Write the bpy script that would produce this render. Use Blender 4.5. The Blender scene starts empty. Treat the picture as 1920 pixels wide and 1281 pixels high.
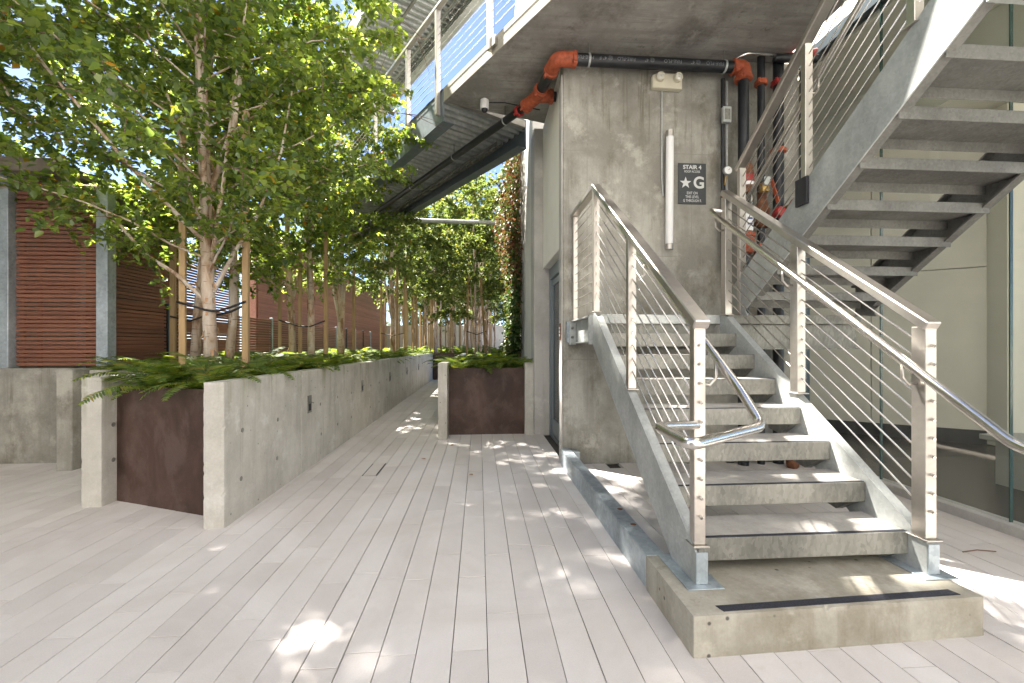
import bpy, bmesh, math, random
import numpy as np
from mathutils import Vector, Matrix
R = math.radians
PI = math.pi
SC = bpy.context.scene
COL = SC.collection
RNG = random.Random(7)

# ------------------------------------------------------------------ camera, sky, sun, exposure
YAW = 4.272
cam_d = bpy.data.cameras.new("camera")
cam = bpy.data.objects.new("camera", cam_d)
COL.objects.link(cam)
cam.location = (0, 0, 1.325)
cam.rotation_euler = (R(90), 0, -R(YAW))
cam_d.sensor_width = 36
cam_d.lens = 36 * 830 / 1920
cam_d.shift_y = 9.5 / 1920
cam_d.clip_start = 0.05
cam_d.clip_end = 1500
SC.camera = cam

SUN_EL, SUN_AZ = 56.0, -50.0          # azimuth from +Y, negative = to the left
w = bpy.data.worlds.new("World")
SC.world = w
w.use_nodes = True
nt = w.node_tree
nt.nodes.clear()
wo = nt.nodes.new("ShaderNodeOutputWorld")
bg = nt.nodes.new("ShaderNodeBackground")
sky = nt.nodes.new("ShaderNodeTexSky")
sky.sky_type = 'NISHITA'
sky.sun_disc = False
sky.sun_elevation = R(SUN_EL)
sky.sun_rotation = R(SUN_AZ)
sky.air_density = 0.55
sky.dust_density = 0.4
sky.ozone_density = 2.0
bg.inputs[1].default_value = 0.06
nt.links.new(sky.outputs[0], bg.inputs[0])
nt.links.new(bg.outputs[0], wo.inputs[0])

sun_d = bpy.data.lights.new("sun", 'SUN')
sun_d.energy = 5.0
sun_d.angle = R(1.1)
sun_d.color = (1.0, 0.94, 0.85)
sun = bpy.data.objects.new("sun", sun_d)
COL.objects.link(sun)
sdir = Vector((math.sin(R(SUN_AZ)) * math.cos(R(SUN_EL)), math.cos(R(SUN_AZ)) * math.cos(R(SUN_EL)), math.sin(R(SUN_EL))))
sun.rotation_euler = sdir.to_track_quat('Z', 'Y').to_euler()
sun.location = sdir * 30

SC.view_settings.view_transform = 'Standard'
SC.view_settings.look = 'None'
SC.view_settings.gamma = 1
SC.view_settings.use_curve_mapping = False
SC.view_settings.exposure = 2.76
SC.cycles.max_bounces = 10
SC.cycles.diffuse_bounces = 5
SC.cycles.transparent_max_bounces = 16

# ------------------------------------------------------------------ materials
def mat_base(name):
    m = bpy.data.materials.new(name)
    m.use_nodes = True
    n = m.node_tree
    n.nodes.clear()
    out = n.nodes.new("ShaderNodeOutputMaterial")
    p = n.nodes.new("ShaderNodeBsdfPrincipled")
    n.links.new(p.outputs[0], out.inputs[0])
    return m, n, p, out

def nd(n, t, **kw):
    x = n.nodes.new(t)
    for k, v in kw.items():
        setattr(x, k, v)
    return x

def ramp(n, src, stops, interp='LINEAR'):
    r = n.nodes.new("ShaderNodeValToRGB")
    r.color_ramp.interpolation = interp
    els = r.color_ramp.elements
    while len(els) < len(stops):
        els.new(0.5)
    for e, (pos, c) in zip(els, stops):
        e.position = pos
        e.color = c if len(c) == 4 else (c[0], c[1], c[2], 1)
    n.links.new(src, r.inputs[0])
    return r

def mix(n, a, b, fac, mode='MIX'):
    m = n.nodes.new("ShaderNodeMixRGB")
    m.blend_type = mode
    for i, v in ((0, fac), (1, a), (2, b)):
        if isinstance(v, (int, float)):
            m.inputs[i].default_value = v
        elif isinstance(v, tuple):
            m.inputs[i].default_value = (v[0], v[1], v[2], 1)
        else:
            n.links.new(v, m.inputs[i])
    return m.outputs[0]

def g3(v):
    return (v, v, v)

def noise(n, vec, scale, detail=4, rough=0.55, dist=0.0):
    x = n.nodes.new("ShaderNodeTexNoise")
    x.inputs['Scale'].default_value = scale
    x.inputs['Detail'].default_value = detail
    x.inputs['Roughness'].default_value = rough
    x.inputs['Distortion'].default_value = dist
    if vec is not None:
        n.links.new(vec, x.inputs['Vector'])
    return x.outputs[0]

def wpos(n, scale=(1, 1, 1), objrand=False):
    g = n.nodes.new("ShaderNodeNewGeometry")
    v = g.outputs['Position']
    if objrand:
        oi = n.nodes.new("ShaderNodeObjectInfo")
        mu = n.nodes.new("ShaderNodeVectorMath"); mu.operation = 'SCALE'
        co = n.nodes.new("ShaderNodeCombineXYZ")
        for i in range(3):
            n.links.new(oi.outputs['Random'], co.inputs[i])
        n.links.new(co.outputs[0], mu.inputs[0])
        mu.inputs['Scale'].default_value = 37.0
        ad = n.nodes.new("ShaderNodeVectorMath"); ad.operation = 'ADD'
        n.links.new(v, ad.inputs[0]); n.links.new(mu.outputs[0], ad.inputs[1])
        v = ad.outputs[0]
    if scale != (1, 1, 1):
        mp = n.nodes.new("ShaderNodeMapping")
        mp.inputs['Scale'].default_value = scale
        n.links.new(v, mp.inputs[0])
        v = mp.outputs[0]
    return v

def bump(n, p, h, strength, dist=0.01):
    b = n.nodes.new("ShaderNodeBump")
    b.inputs['Strength'].default_value = strength
    b.inputs['Distance'].default_value = dist
    n.links.new(h, b.inputs['Height'])
    n.links.new(b.outputs[0], p.inputs['Normal'])

def concrete(name, base, dark, streak=0.5, stain=(0.18, 0.16, 0.12), stainamt=0.4, holes=0.6, sc=1.0, board=False, algae=0.0, form=0.0, hs=1.0):
    m, n, p, o = mat_base(name)
    v = wpos(n)
    a = ramp(n, noise(n, v, 1.3 * sc, 9, 0.68, 0.1), [(0.38, dark), (0.6, base)]).outputs[0]
    if board:
        vs = wpos(n, (0.8, 9, 9))
    else:
        vs = wpos(n, (4.5, 4.5, 0.4))
    s = ramp(n, noise(n, vs, 1.5, 7, 0.68, 0.15), [(0.46, g3(0)), (0.64, g3(1))]).outputs[0]
    sm = nd(n, "ShaderNodeMath", operation='MULTIPLY'); n.links.new(s, sm.inputs[0]); sm.inputs[1].default_value = streak
    a = mix(n, a, dark, sm.outputs[0])
    st = ramp(n, noise(n, wpos(n, (1, 1, 0.55)), 2.1 * sc, 9, 0.74, 0.15), [(0.52, g3(0)), (0.66, g3(1))]).outputs[0]
    sm2 = nd(n, "ShaderNodeMath", operation='MULTIPLY'); n.links.new(st, sm2.inputs[0]); sm2.inputs[1].default_value = stainamt
    a = mix(n, a, stain, sm2.outputs[0])
    if algae > 0:
        sx = nd(n, "ShaderNodeSeparateXYZ"); n.links.new(wpos(n), sx.inputs[0])
        hr = nd(n, "ShaderNodeMapRange"); n.links.new(sx.outputs[2], hr.inputs[0])
        hr.inputs[1].default_value = 0.62; hr.inputs[2].default_value = 1.07; hr.inputs[3].default_value = 0; hr.inputs[4].default_value = 1
        dr = ramp(n, noise(n, wpos(n, (9, 9, 0.5)), 1.0, 3), [(0.5, g3(0)), (0.68, g3(1))]).outputs[0]
        mm = nd(n, "ShaderNodeMath", operation='MULTIPLY'); n.links.new(dr, mm.inputs[0]); n.links.new(hr.outputs[0], mm.inputs[1])
        m2 = nd(n, "ShaderNodeMath", operation='MULTIPLY'); n.links.new(mm.outputs[0], m2.inputs[0]); m2.inputs[1].default_value = algae
        a = mix(n, a, (0.17, 0.18, 0.06), m2.outputs[0])
    if form > 0:
        mp = wpos(n)
        sp = nd(n, "ShaderNodeSeparateXYZ"); n.links.new(mp, sp.inputs[0])
        cb = nd(n, "ShaderNodeCombineXYZ"); n.links.new(sp.outputs[0], cb.inputs[0]); n.links.new(sp.outputs[2], cb.inputs[1])
        br = nd(n, "ShaderNodeTexBrick", offset=0.0)
        br.inputs['Scale'].default_value = 1.0; br.inputs['Brick Width'].default_value = 1.22; br.inputs['Row Height'].default_value = 1.18
        br.inputs['Mortar Size'].default_value = 0.006; br.inputs['Mortar Smooth'].default_value = 0.5
        n.links.new(cb.outputs[0], br.inputs['Vector'])
        mf = nd(n, "ShaderNodeMath", operation='MULTIPLY'); n.links.new(br.outputs['Fac'], mf.inputs[0]); mf.inputs[1].default_value = form
        a = mix(n, a, dark, mf.outputs[0])
    dp = ramp(n, noise(n, wpos(n, (7, 7, 0.28)), 1.3, 8, 0.72, 0.1), [(0.55, g3(0)), (0.63, g3(1))]).outputs[0]
    dk = ramp(n, noise(n, v, 1.1, 4), [(0.44, g3(0)), (0.6, g3(1))]).outputs[0]
    dm = nd(n, "ShaderNodeMath", operation='MULTIPLY'); n.links.new(dp, dm.inputs[0]); n.links.new(dk, dm.inputs[1])
    dm2 = nd(n, "ShaderNodeMath", operation='MULTIPLY'); n.links.new(dm.outputs[0], dm2.inputs[0]); dm2.inputs[1].default_value = min(1.0, stainamt * 1.15)
    a = mix(n, a, stain, dm2.outputs[0])
    lp = ramp(n, noise(n, v, 2.7, 8, 0.7, 0.2), [(0.56, g3(0)), (0.66, g3(0.45))]).outputs[0]
    a = mix(n, a, tuple(min(0.7, c * 1.35) for c in base), lp)
    vo = nd(n, "ShaderNodeTexVoronoi"); vo.inputs['Scale'].default_value = 17
    n.links.new(v, vo.inputs['Vector'])
    hd = ramp(n, vo.outputs['Distance'], [(0.07 * hs, g3(1)), (0.13 * hs, g3(0))]).outputs[0]
    rr = ramp(n, vo.outputs['Color'], [(0.72, g3(0)), (0.74, g3(1))]).outputs[0]
    hm = nd(n, "ShaderNodeMath", operation='MULTIPLY'); n.links.new(hd, hm.inputs[0]); n.links.new(rr, hm.inputs[1])
    hm2 = nd(n, "ShaderNodeMath", operation='MULTIPLY'); n.links.new(hm.outputs[0], hm2.inputs[0]); hm2.inputs[1].default_value = holes
    a = mix(n, a, (0.09, 0.085, 0.075), hm2.outputs[0])
    fine = noise(n, v, 70, 3)
    a = mix(n, a, fine, 0.12, 'OVERLAY')
    n.links.new(a, p.inputs['Base Color'])
    p.inputs['Roughness'].default_value = 0.82
    h = mix(n, noise(n, v, 40, 4), hm.outputs[0], 0.4, 'SUBTRACT')
    bump(n, p, h, 0.25, 0.006)
    return m

def metal(name, base, dark, rough=0.4, metallic=0.8, scale=30, bumpy=0.05, stretch=(1, 1, 1), objrand=False, spangle=True):
    m, n, p, o = mat_base(name)
    v = wpos(n, stretch, objrand)
    if spangle:
        vo = nd(n, "ShaderNodeTexVoronoi"); vo.inputs['Scale'].default_value = scale
        vv = noise(n, v, scale * 0.5, 3)
        ad = nd(n, "ShaderNodeVectorMath", operation='ADD')
        sc_ = nd(n, "ShaderNodeVectorMath", operation='SCALE'); sc_.inputs['Scale'].default_value = 0.05
        n.links.new(vv, sc_.inputs[0]); n.links.new(v, ad.inputs[0]); n.links.new(sc_.outputs[0], ad.inputs[1])
        n.links.new(ad.outputs[0], vo.inputs['Vector'])
        f = vo.outputs['Color']
        f = mix(n, f, noise(n, v, 3, 5), 0.6)
    else:
        f = noise(n, v, scale, 4)
    c = ramp(n, f, [(0.25, dark), (0.7, base)]).outputs[0]
    big = noise(n, wpos(n, (1.6, 1.6, 0.9)), 1.9, 6, 0.65)
    c = mix(n, c, ramp(n, big, [(0.4, g3(0.72)), (0.58, g3(1.08))]).outputs[0], 0.8 if spangle else 0.2, 'MULTIPLY')
    n.links.new(c, p.inputs['Base Color'])
    p.inputs['Metallic'].default_value = metallic
    rv = 0.1 if spangle else 0.025
    rr = ramp(n, f, [(0.2, g3(min(1, rough + rv))), (0.8, g3(max(0.05, rough - rv)))]).outputs[0]
    n.links.new(rr, p.inputs['Roughness'])
    bump(n, p, f, bumpy, 0.002)
    return m

def plain(name, col, rough=0.5, metallic=0.0, var=0.15, scale=12, bumpy=0.0):
    m, n, p, o = mat_base(name)
    f = noise(n, wpos(n), scale, 5)
    lo = tuple(c * (1 - var) for c in col); hi = tuple(min(1, c * (1 + var)) for c in col)
    c = ramp(n, f, [(0.3, lo), (0.7, hi)]).outputs[0]
    n.links.new(c, p.inputs['Base Color'])
    p.inputs['Roughness'].default_value = rough
    p.inputs['Metallic'].default_value = metallic
    if bumpy:
        bump(n, p, f, bumpy, 0.003)
    return m

def wood(name, c1, c2, along=2, rough=0.6):
    m, n, p, o = mat_base(name)
    s = [22, 22, 22]; s[along] = 1.2
    v = wpos(n, tuple(s), True)
    f = noise(n, v, 1.0, 6, 0.6, 0.6)
    c = ramp(n, f, [(0.3, c1), (0.7, c2)]).outputs[0]
    oi = nd(n, "ShaderNodeObjectInfo")
    tone = ramp(n, oi.outputs['Random'], [(0, g3(0.78)), (1, g3(1.15))]).outputs[0]
    c = mix(n, c, tone, 0.8, 'MULTIPLY')
    n.links.new(c, p.inputs['Base Color'])
    p.inputs['Roughness'].default_value = rough
    bump(n, p, f, 0.25, 0.003)
    return m

def island_random(n):
    g = nd(n, "ShaderNodeNewGeometry"); oi = nd(n, "ShaderNodeObjectInfo")
    a = nd(n, "ShaderNodeMath", operation='ADD')
    n.links.new(g.outputs['Random Per Island'], a.inputs[0]); n.links.new(oi.outputs['Random'], a.inputs[1])
    f = nd(n, "ShaderNodeMath", operation='FRACT'); n.links.new(a.outputs[0], f.inputs[0])
    return f.outputs[0]

def leafmat(name, stops, trans=0.4, rough=0.4, spec=0.5, tcol=(2.4, 2.2, 0.8)):
    m, n, p, o = mat_base(name)
    r = island_random(n)
    c = ramp(n, r, stops).outputs[0]
    big = noise(n, wpos(n), 1.6, 3)
    c = mix(n, c, ramp(n, big, [(0.3, (0.75, 0.8, 0.7)), (0.7, (1.15, 1.12, 1.0))]).outputs[0], 0.8, 'MULTIPLY')
    n.links.new(c, p.inputs['Base Color'])
    p.inputs['Roughness'].default_value = rough
    p.inputs['Specular IOR Level'].default_value = spec
    t = nd(n, "ShaderNodeBsdfTranslucent")
    tc = mix(n, c, tcol, 1.0, 'MULTIPLY')
    n.links.new(tc, t.inputs[0])
    mx = nd(n, "ShaderNodeMixShader"); mx.inputs[0].default_value = trans
    n.links.new(p.outputs[0], mx.inputs[1]); n.links.new(t.outputs[0], mx.inputs[2])
    n.links.new(mx.outputs[0], o.inputs[0])
    return m

def paver_mat():
    m, n, p, o = mat_base("pale paver")
    r = island_random(n)
    c = ramp(n, r, [(0, (0.585, 0.548, 0.533)), (0.5, (0.635, 0.598, 0.583)), (1, (0.67, 0.635, 0.62))]).outputs[0]
    v = wpos(n)
    sp = noise(n, v, 160, 3)
    c = mix(n, c, sp, 0.16, 'OVERLAY')
    dirt = ramp(n, noise(n, v, 1.1, 7, 0.65, 0.8), [(0.35, (0.86, 0.845, 0.82)), (0.62, (1, 1, 1))]).outputs[0]
    c = mix(n, c, dirt, 0.9, 'MULTIPLY')
    sst = ramp(n, noise(n, v, 5.5, 6, 0.7), [(0.62, (1, 1, 1)), (0.8, (0.86, 0.82, 0.76))]).outputs[0]
    c = mix(n, c, sst, 0.7, 'MULTIPLY')
    vo = nd(n, "ShaderNodeTexVoronoi"); vo.inputs['Scale'].default_value = 9; n.links.new(v, vo.inputs['Vector'])
    dd = ramp(n, vo.outputs['Distance'], [(0.03, g3(1)), (0.05, g3(0))]).outputs[0]
    rr = ramp(n, vo.outputs['Color'], [(0.8, g3(0)), (0.82, g3(0.6))]).outputs[0]
    mm = nd(n, "ShaderNodeMath", operation='MULTIPLY'); n.links.new(dd, mm.inputs[0]); n.links.new(rr, mm.inputs[1])
    c = mix(n, c, (0.2, 0.17, 0.14), mm.outputs[0])
    n.links.new(c, p.inputs['Base Color'])
    p.inputs['Roughness'].default_value = 0.85
    bump(n, p, noise(n, v, 220, 3), 0.25, 0.003)
    return m

def corten_mat():
    m, n, p, o = mat_base("weathered brown steel")
    v = wpos(n)
    c = ramp(n, noise(n, v, 1.6, 8, 0.65, 0.7), [(0.36, (0.034, 0.016, 0.011)), (0.5, (0.058, 0.030, 0.022)), (0.64, (0.095, 0.058, 0.046))]).outputs[0]
    c2 = ramp(n, noise(n, wpos(n, (6, 6, 0.7)), 1.0, 5), [(0.5, g3(1)), (0.75, (1.35, 1.3, 1.35))]).outputs[0]
    c = mix(n, c, c2, 0.7, 'MULTIPLY')
    c3 = ramp(n, noise(n, wpos(n, (3, 3, 2)), 1.4, 7, 0.7, 0.3), [(0.5, g3(0)), (0.6, g3(0.5))]).outputs[0]
    c = mix(n, c, (0.115, 0.078, 0.066), c3)
    c = mix(n, c, noise(n, v, 90, 3), 0.25, 'OVERLAY')
    n.links.new(c, p.inputs['Base Color'])
    p.inputs['Roughness'].default_value = 0.55
    p.inputs['Metallic'].default_value = 0.1
    bump(n, p, noise(n, v, 60, 4), 0.15, 0.003)
    return m

def glass_mat(name, tint=(0.93, 0.95, 0.93)):
    m, n, p, o = mat_base(name)
    n.nodes.remove(p)
    t = nd(n, "ShaderNodeBsdfTransparent"); t.inputs[0].default_value = (*tint, 1)
    g = nd(n, "ShaderNodeBsdfGlossy"); g.inputs['Roughness'].default_value = 0.01
    lw_ = nd(n, "ShaderNodeLayerWeight"); lw_.inputs[0].default_value = 0.5
    pw = nd(n, "ShaderNodeMath", operation='POWER'); n.links.new(lw_.outputs['Facing'], pw.inputs[0]); pw.inputs[1].default_value = 5.0
    f = nd(n, "ShaderNodeMath", operation='MULTIPLY_ADD'); n.links.new(pw.outputs[0], f.inputs[0]); f.inputs[1].default_value = 0.9; f.inputs[2].default_value = 0.035
    mx = nd(n, "ShaderNodeMixShader")
    n.links.new(f.outputs[0], mx.inputs[0]); n.links.new(t.outputs[0], mx.inputs[1]); n.links.new(g.outputs[0], mx.inputs[2])
    n.links.new(mx.outputs[0], o.inputs[0])
    return m

def bark_mat():
    m, n, p, o = mat_base("birch bark")
    v = wpos(n)
    c = ramp(n, noise(n, wpos(n, (4, 4, 1.2)), 2.0, 5, 0.6, 0.8), [(0.36, (0.26, 0.15, 0.09)), (0.46, (0.50, 0.37, 0.27)), (0.62, (0.62, 0.54, 0.47))]).outputs[0]
    len_ = ramp(n, noise(n, wpos(n, (9, 9, 60)), 1.0, 3), [(0.6, g3(0)), (0.68, g3(0.75))]).outputs[0]
    c = mix(n, c, (0.10, 0.065, 0.045), len_)
    n.links.new(c, p.inputs['Base Color'])
    p.inputs['Roughness'].default_value = 0.7
    bump(n, p, noise(n, wpos(n, (12, 12, 5)), 3.0, 4), 0.6, 0.01)
    return m

M = {}
M['planter_conc'] = concrete("pale board-marked concrete", (0.565, 0.545, 0.50), (0.41, 0.39, 0.35), 0.35, (0.27, 0.25, 0.21), 0.35, 0.8, algae=0.55, hs=1.3)
M['pier_conc'] = concrete("stained grey concrete", (0.39, 0.377, 0.336), (0.225, 0.215, 0.186), 0.6, (0.13, 0.115, 0.08), 0.65, 0.35, 1.2, form=0.6)
M['pale_conc'] = concrete("smooth pale concrete", (0.50, 0.485, 0.46), (0.37, 0.355, 0.335), 0.3, (0.27, 0.26, 0.23), 0.3, 0.25)
M['slab_conc'] = concrete("board-marked soffit concrete", (0.38, 0.362, 0.34), (0.225, 0.212, 0.197), 0.75, (0.09, 0.078, 0.068), 0.5, 0.4, 1.0, board=True)
M['edge_conc'] = concrete("slab edge concrete", (0.46, 0.43, 0.37), (0.32, 0.30, 0.25), 0.5, (0.22, 0.20, 0.16), 0.3, 0.4)
M['pad_conc'] = concrete("cast step concrete", (0.40, 0.378, 0.325), (0.26, 0.24, 0.19), 0.25, (0.20, 0.175, 0.125), 0.6, 1.0, 1.4, hs=1.5)
M['fill_conc'] = concrete("tread infill concrete", (0.43, 0.41, 0.38), (0.31, 0.295, 0.27), 0.1, (0.22, 0.2, 0.17), 0.3, 0.3, 2)
M['galv'] = metal("galvanized steel", (0.50, 0.52, 0.51), (0.40, 0.42, 0.415), 0.5, 0.35, 60)
M['galv_blue'] = metal("bluish galvanized steel", (0.46, 0.52, 0.56), (0.33, 0.38, 0.42), 0.5, 0.55, 40)
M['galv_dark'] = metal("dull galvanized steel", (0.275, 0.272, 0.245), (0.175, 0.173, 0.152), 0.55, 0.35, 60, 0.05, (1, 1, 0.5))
M['galv_under'] = metal("darker galvanized steel", (0.205, 0.205, 0.19), (0.15, 0.15, 0.138), 0.6, 0.3, 70)  # plain darker galvanized tone for the upper flight
M['deck'] = metal("corrugated deck steel", (0.50, 0.52, 0.52), (0.36, 0.38, 0.39), 0.5, 0.5, 20)
M['girder'] = plain("blue grey painted steel", (0.12, 0.15, 0.17), 0.5, 0.2)
M['stainless'] = metal("brushed stainless", (0.56, 0.525, 0.485), (0.48, 0.45, 0.415), 0.36, 0.95, 25, 0.02, (1, 1, 1), spangle=False)
M['polished'] = metal("polished stainless tube", (0.74, 0.71, 0.67), (0.66, 0.63, 0.59), 0.24, 1.0, 30, 0.0, spangle=False)
M['corten'] = corten_mat()
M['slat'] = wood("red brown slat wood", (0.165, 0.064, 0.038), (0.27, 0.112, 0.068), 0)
M['sunlit_slat'] = wood("sunlit red slat wood", (0.36, 0.165, 0.125), (0.48, 0.24, 0.185), 1)  # sun glow put into a paler red; the wall face itself is shaded
M['slat_y'] = wood("red brown slat wood lengthwise", (0.165, 0.064, 0.038), (0.27, 0.112, 0.068), 1)
M['stake'] = wood("tan stake wood", (0.31, 0.195, 0.09), (0.48, 0.33, 0.17), 2)
M['bark'] = bark_mat()
M['peel'] = plain("peeling bark", (0.42, 0.25, 0.14), 0.8, 0, 0.4, 15)
M['twig'] = plain("brown twig bark", (0.17, 0.10, 0.065), 0.7, 0, 0.35, 20)
M['leaf'] = leafmat("birch leaf", [(0, (0.075, 0.125, 0.060)), (0.35, (0.125, 0.190, 0.070)), (0.75, (0.185, 0.255, 0.076)), (0.97, (0.24, 0.30, 0.08)), (0.99, (0.30, 0.24, 0.05)), (1, (0.36, 0.16, 0.04))], 0.58, 0.27, 1.0, (2.2, 2.0, 0.8))
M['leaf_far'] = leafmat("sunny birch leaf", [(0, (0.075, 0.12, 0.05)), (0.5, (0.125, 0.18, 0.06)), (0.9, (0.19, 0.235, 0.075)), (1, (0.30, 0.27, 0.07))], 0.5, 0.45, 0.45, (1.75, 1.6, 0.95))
M['fern'] = leafmat("fern green", [(0, (0.055, 0.10, 0.034)), (0.5, (0.11, 0.175, 0.044)), (0.85, (0.20, 0.25, 0.058)), (1, (0.22, 0.19, 0.06))], 0.45, 0.5, 0.35)
M['fern_stem'] = plain("fern rachis", (0.12, 0.10, 0.035), 0.6)
M['vine'] = leafmat("vine leaf", [(0, (0.13, 0.035, 0.028)), (0.3, (0.17, 0.075, 0.04)), (0.52, (0.15, 0.11, 0.045)), (0.7, (0.08, 0.10, 0.035)), (1, (0.07, 0.11, 0.035))], 0.3, 0.5, 0.4, (1.3, 1.3, 0.9))
M['vine_green'] = leafmat("green vine leaf", [(0, (0.025, 0.055, 0.016)), (0.6, (0.05, 0.095, 0.02)), (0.9, (0.11, 0.13, 0.03)), (1, (0.22, 0.10, 0.05))], 0.3, 0.5, 0.4, (1.4, 1.4, 0.9))
M['soil'] = plain("dark soil", (0.035, 0.026, 0.018), 0.95, 0, 0.4, 25, 0.5)
M['bed'] = plain("joint sand", (0.06, 0.052, 0.045), 0.95, 0, 0.3, 40)
M['far_ground'] = plain("distant paving", (0.36, 0.34, 0.32), 0.9, 0, 0.15, 3)
M['paver'] = paver_mat()
M['black_pipe'] = plain("black painted pipe", (0.022, 0.024, 0.028), 0.42, 0.3, 0.3, 9)
M['orange'] = plain("orange enamelled fitting", (0.34, 0.072, 0.028), 0.66, 0, 0.4, 22)
M['red'] = plain("red enamel", (0.30, 0.024, 0.022), 0.35, 0, 0.2, 10)
M['rust'] = plain("rusty brown casting", (0.16, 0.065, 0.03), 0.7, 0.2, 0.4, 25)
M['brass'] = plain("aged brass", (0.40, 0.27, 0.10), 0.45, 0.8)
M['white_paint'] = plain("white painted wall", (0.82, 0.80, 0.74), 0.7, 0, 0.04, 3)
M['white_plastic'] = plain("white plastic", (0.80, 0.80, 0.80), 0.35, 0, 0.02)
M['cream'] = plain("cream plastic", (0.62, 0.58, 0.46), 0.45, 0, 0.05)
M['lens'] = plain("lamp lens", (0.70, 0.68, 0.62), 0.15, 0.1, 0.05)
M['black'] = plain("black rubber", (0.018, 0.018, 0.022), 0.6, 0, 0.3)
M['strip'] = plain("navy grit strip", (0.022, 0.024, 0.034), 0.8, 0, 0.5, 130, 0.4)
M['sign'] = plain("charcoal sign plate", (0.035, 0.04, 0.045), 0.5, 0, 0.1)
M['letter'] = plain("pale lettering", (0.62, 0.63, 0.62), 0.6, 0, 0.03)
M['pipe_print'] = plain("grey stencil print", (0.19, 0.195, 0.21), 0.7, 0, 0.25, 60)
M['blue_print'] = plain("blue print", (0.03, 0.06, 0.20), 0.6)
M['room_wall'] = plain("beige room wall", (0.43, 0.412, 0.365), 0.8, 0, 0.05, 2)
M['room_white'] = plain("pale room wall", (0.55, 0.53, 0.45), 0.8, 0, 0.03, 2)
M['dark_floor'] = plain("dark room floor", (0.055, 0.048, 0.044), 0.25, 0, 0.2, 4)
M['dark_base'] = plain("black skirting", (0.015, 0.015, 0.017), 0.5)
M['alu'] = plain("grey aluminium frame", (0.27, 0.31, 0.34), 0.4, 0.7, 0.05)
M['alu_dark'] = plain("dark aluminium frame", (0.03, 0.045, 0.055), 0.4, 0.5, 0.1)
M['glass'] = glass_mat("clear glass")
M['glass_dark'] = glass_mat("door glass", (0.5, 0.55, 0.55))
M['glass_edge'] = plain("green glass edge", (0.03, 0.06, 0.05), 0.2, 0, 0.1)
M['white_render'] = plain("white render", (0.80, 0.78, 0.74), 0.9, 0, 0.02, 2)
M['stucco'] = concrete("pale stucco", (0.62, 0.60, 0.56), (0.52, 0.50, 0.46), 0.2, (0.4, 0.38, 0.34), 0.2, 0.0)
M['white_wall'] = concrete("whitewashed concrete", (0.74, 0.72, 0.68), (0.62, 0.60, 0.56), 0.45, (0.45, 0.42, 0.36), 0.25, 0.1)
M['dead_leaf'] = plain("dry leaf", (0.28, 0.15, 0.05), 0.8, 0, 0.3)
M['canopy'] = plain("dark roof edge", (0.20, 0.165, 0.13), 0.7)

# ------------------------------------------------------------------ object helpers
LOC = {}
def link(o):
    COL.objects.link(o)
    return o

def tag(o, label=None, cat=None, group=None, kind=None):
    if label: o['label'] = label
    if cat: o['category'] = cat
    if group: o['group'] = group
    if kind: o['kind'] = kind
    return o

def thing(name, label, cat, loc=(0, 0, 0), group=None):
    o = link(bpy.data.objects.new(name, None))
    o.empty_display_size = 0.1
    o.location = loc
    LOC[o.name] = Vector(loc)
    return tag(o, label, cat, group)

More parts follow.
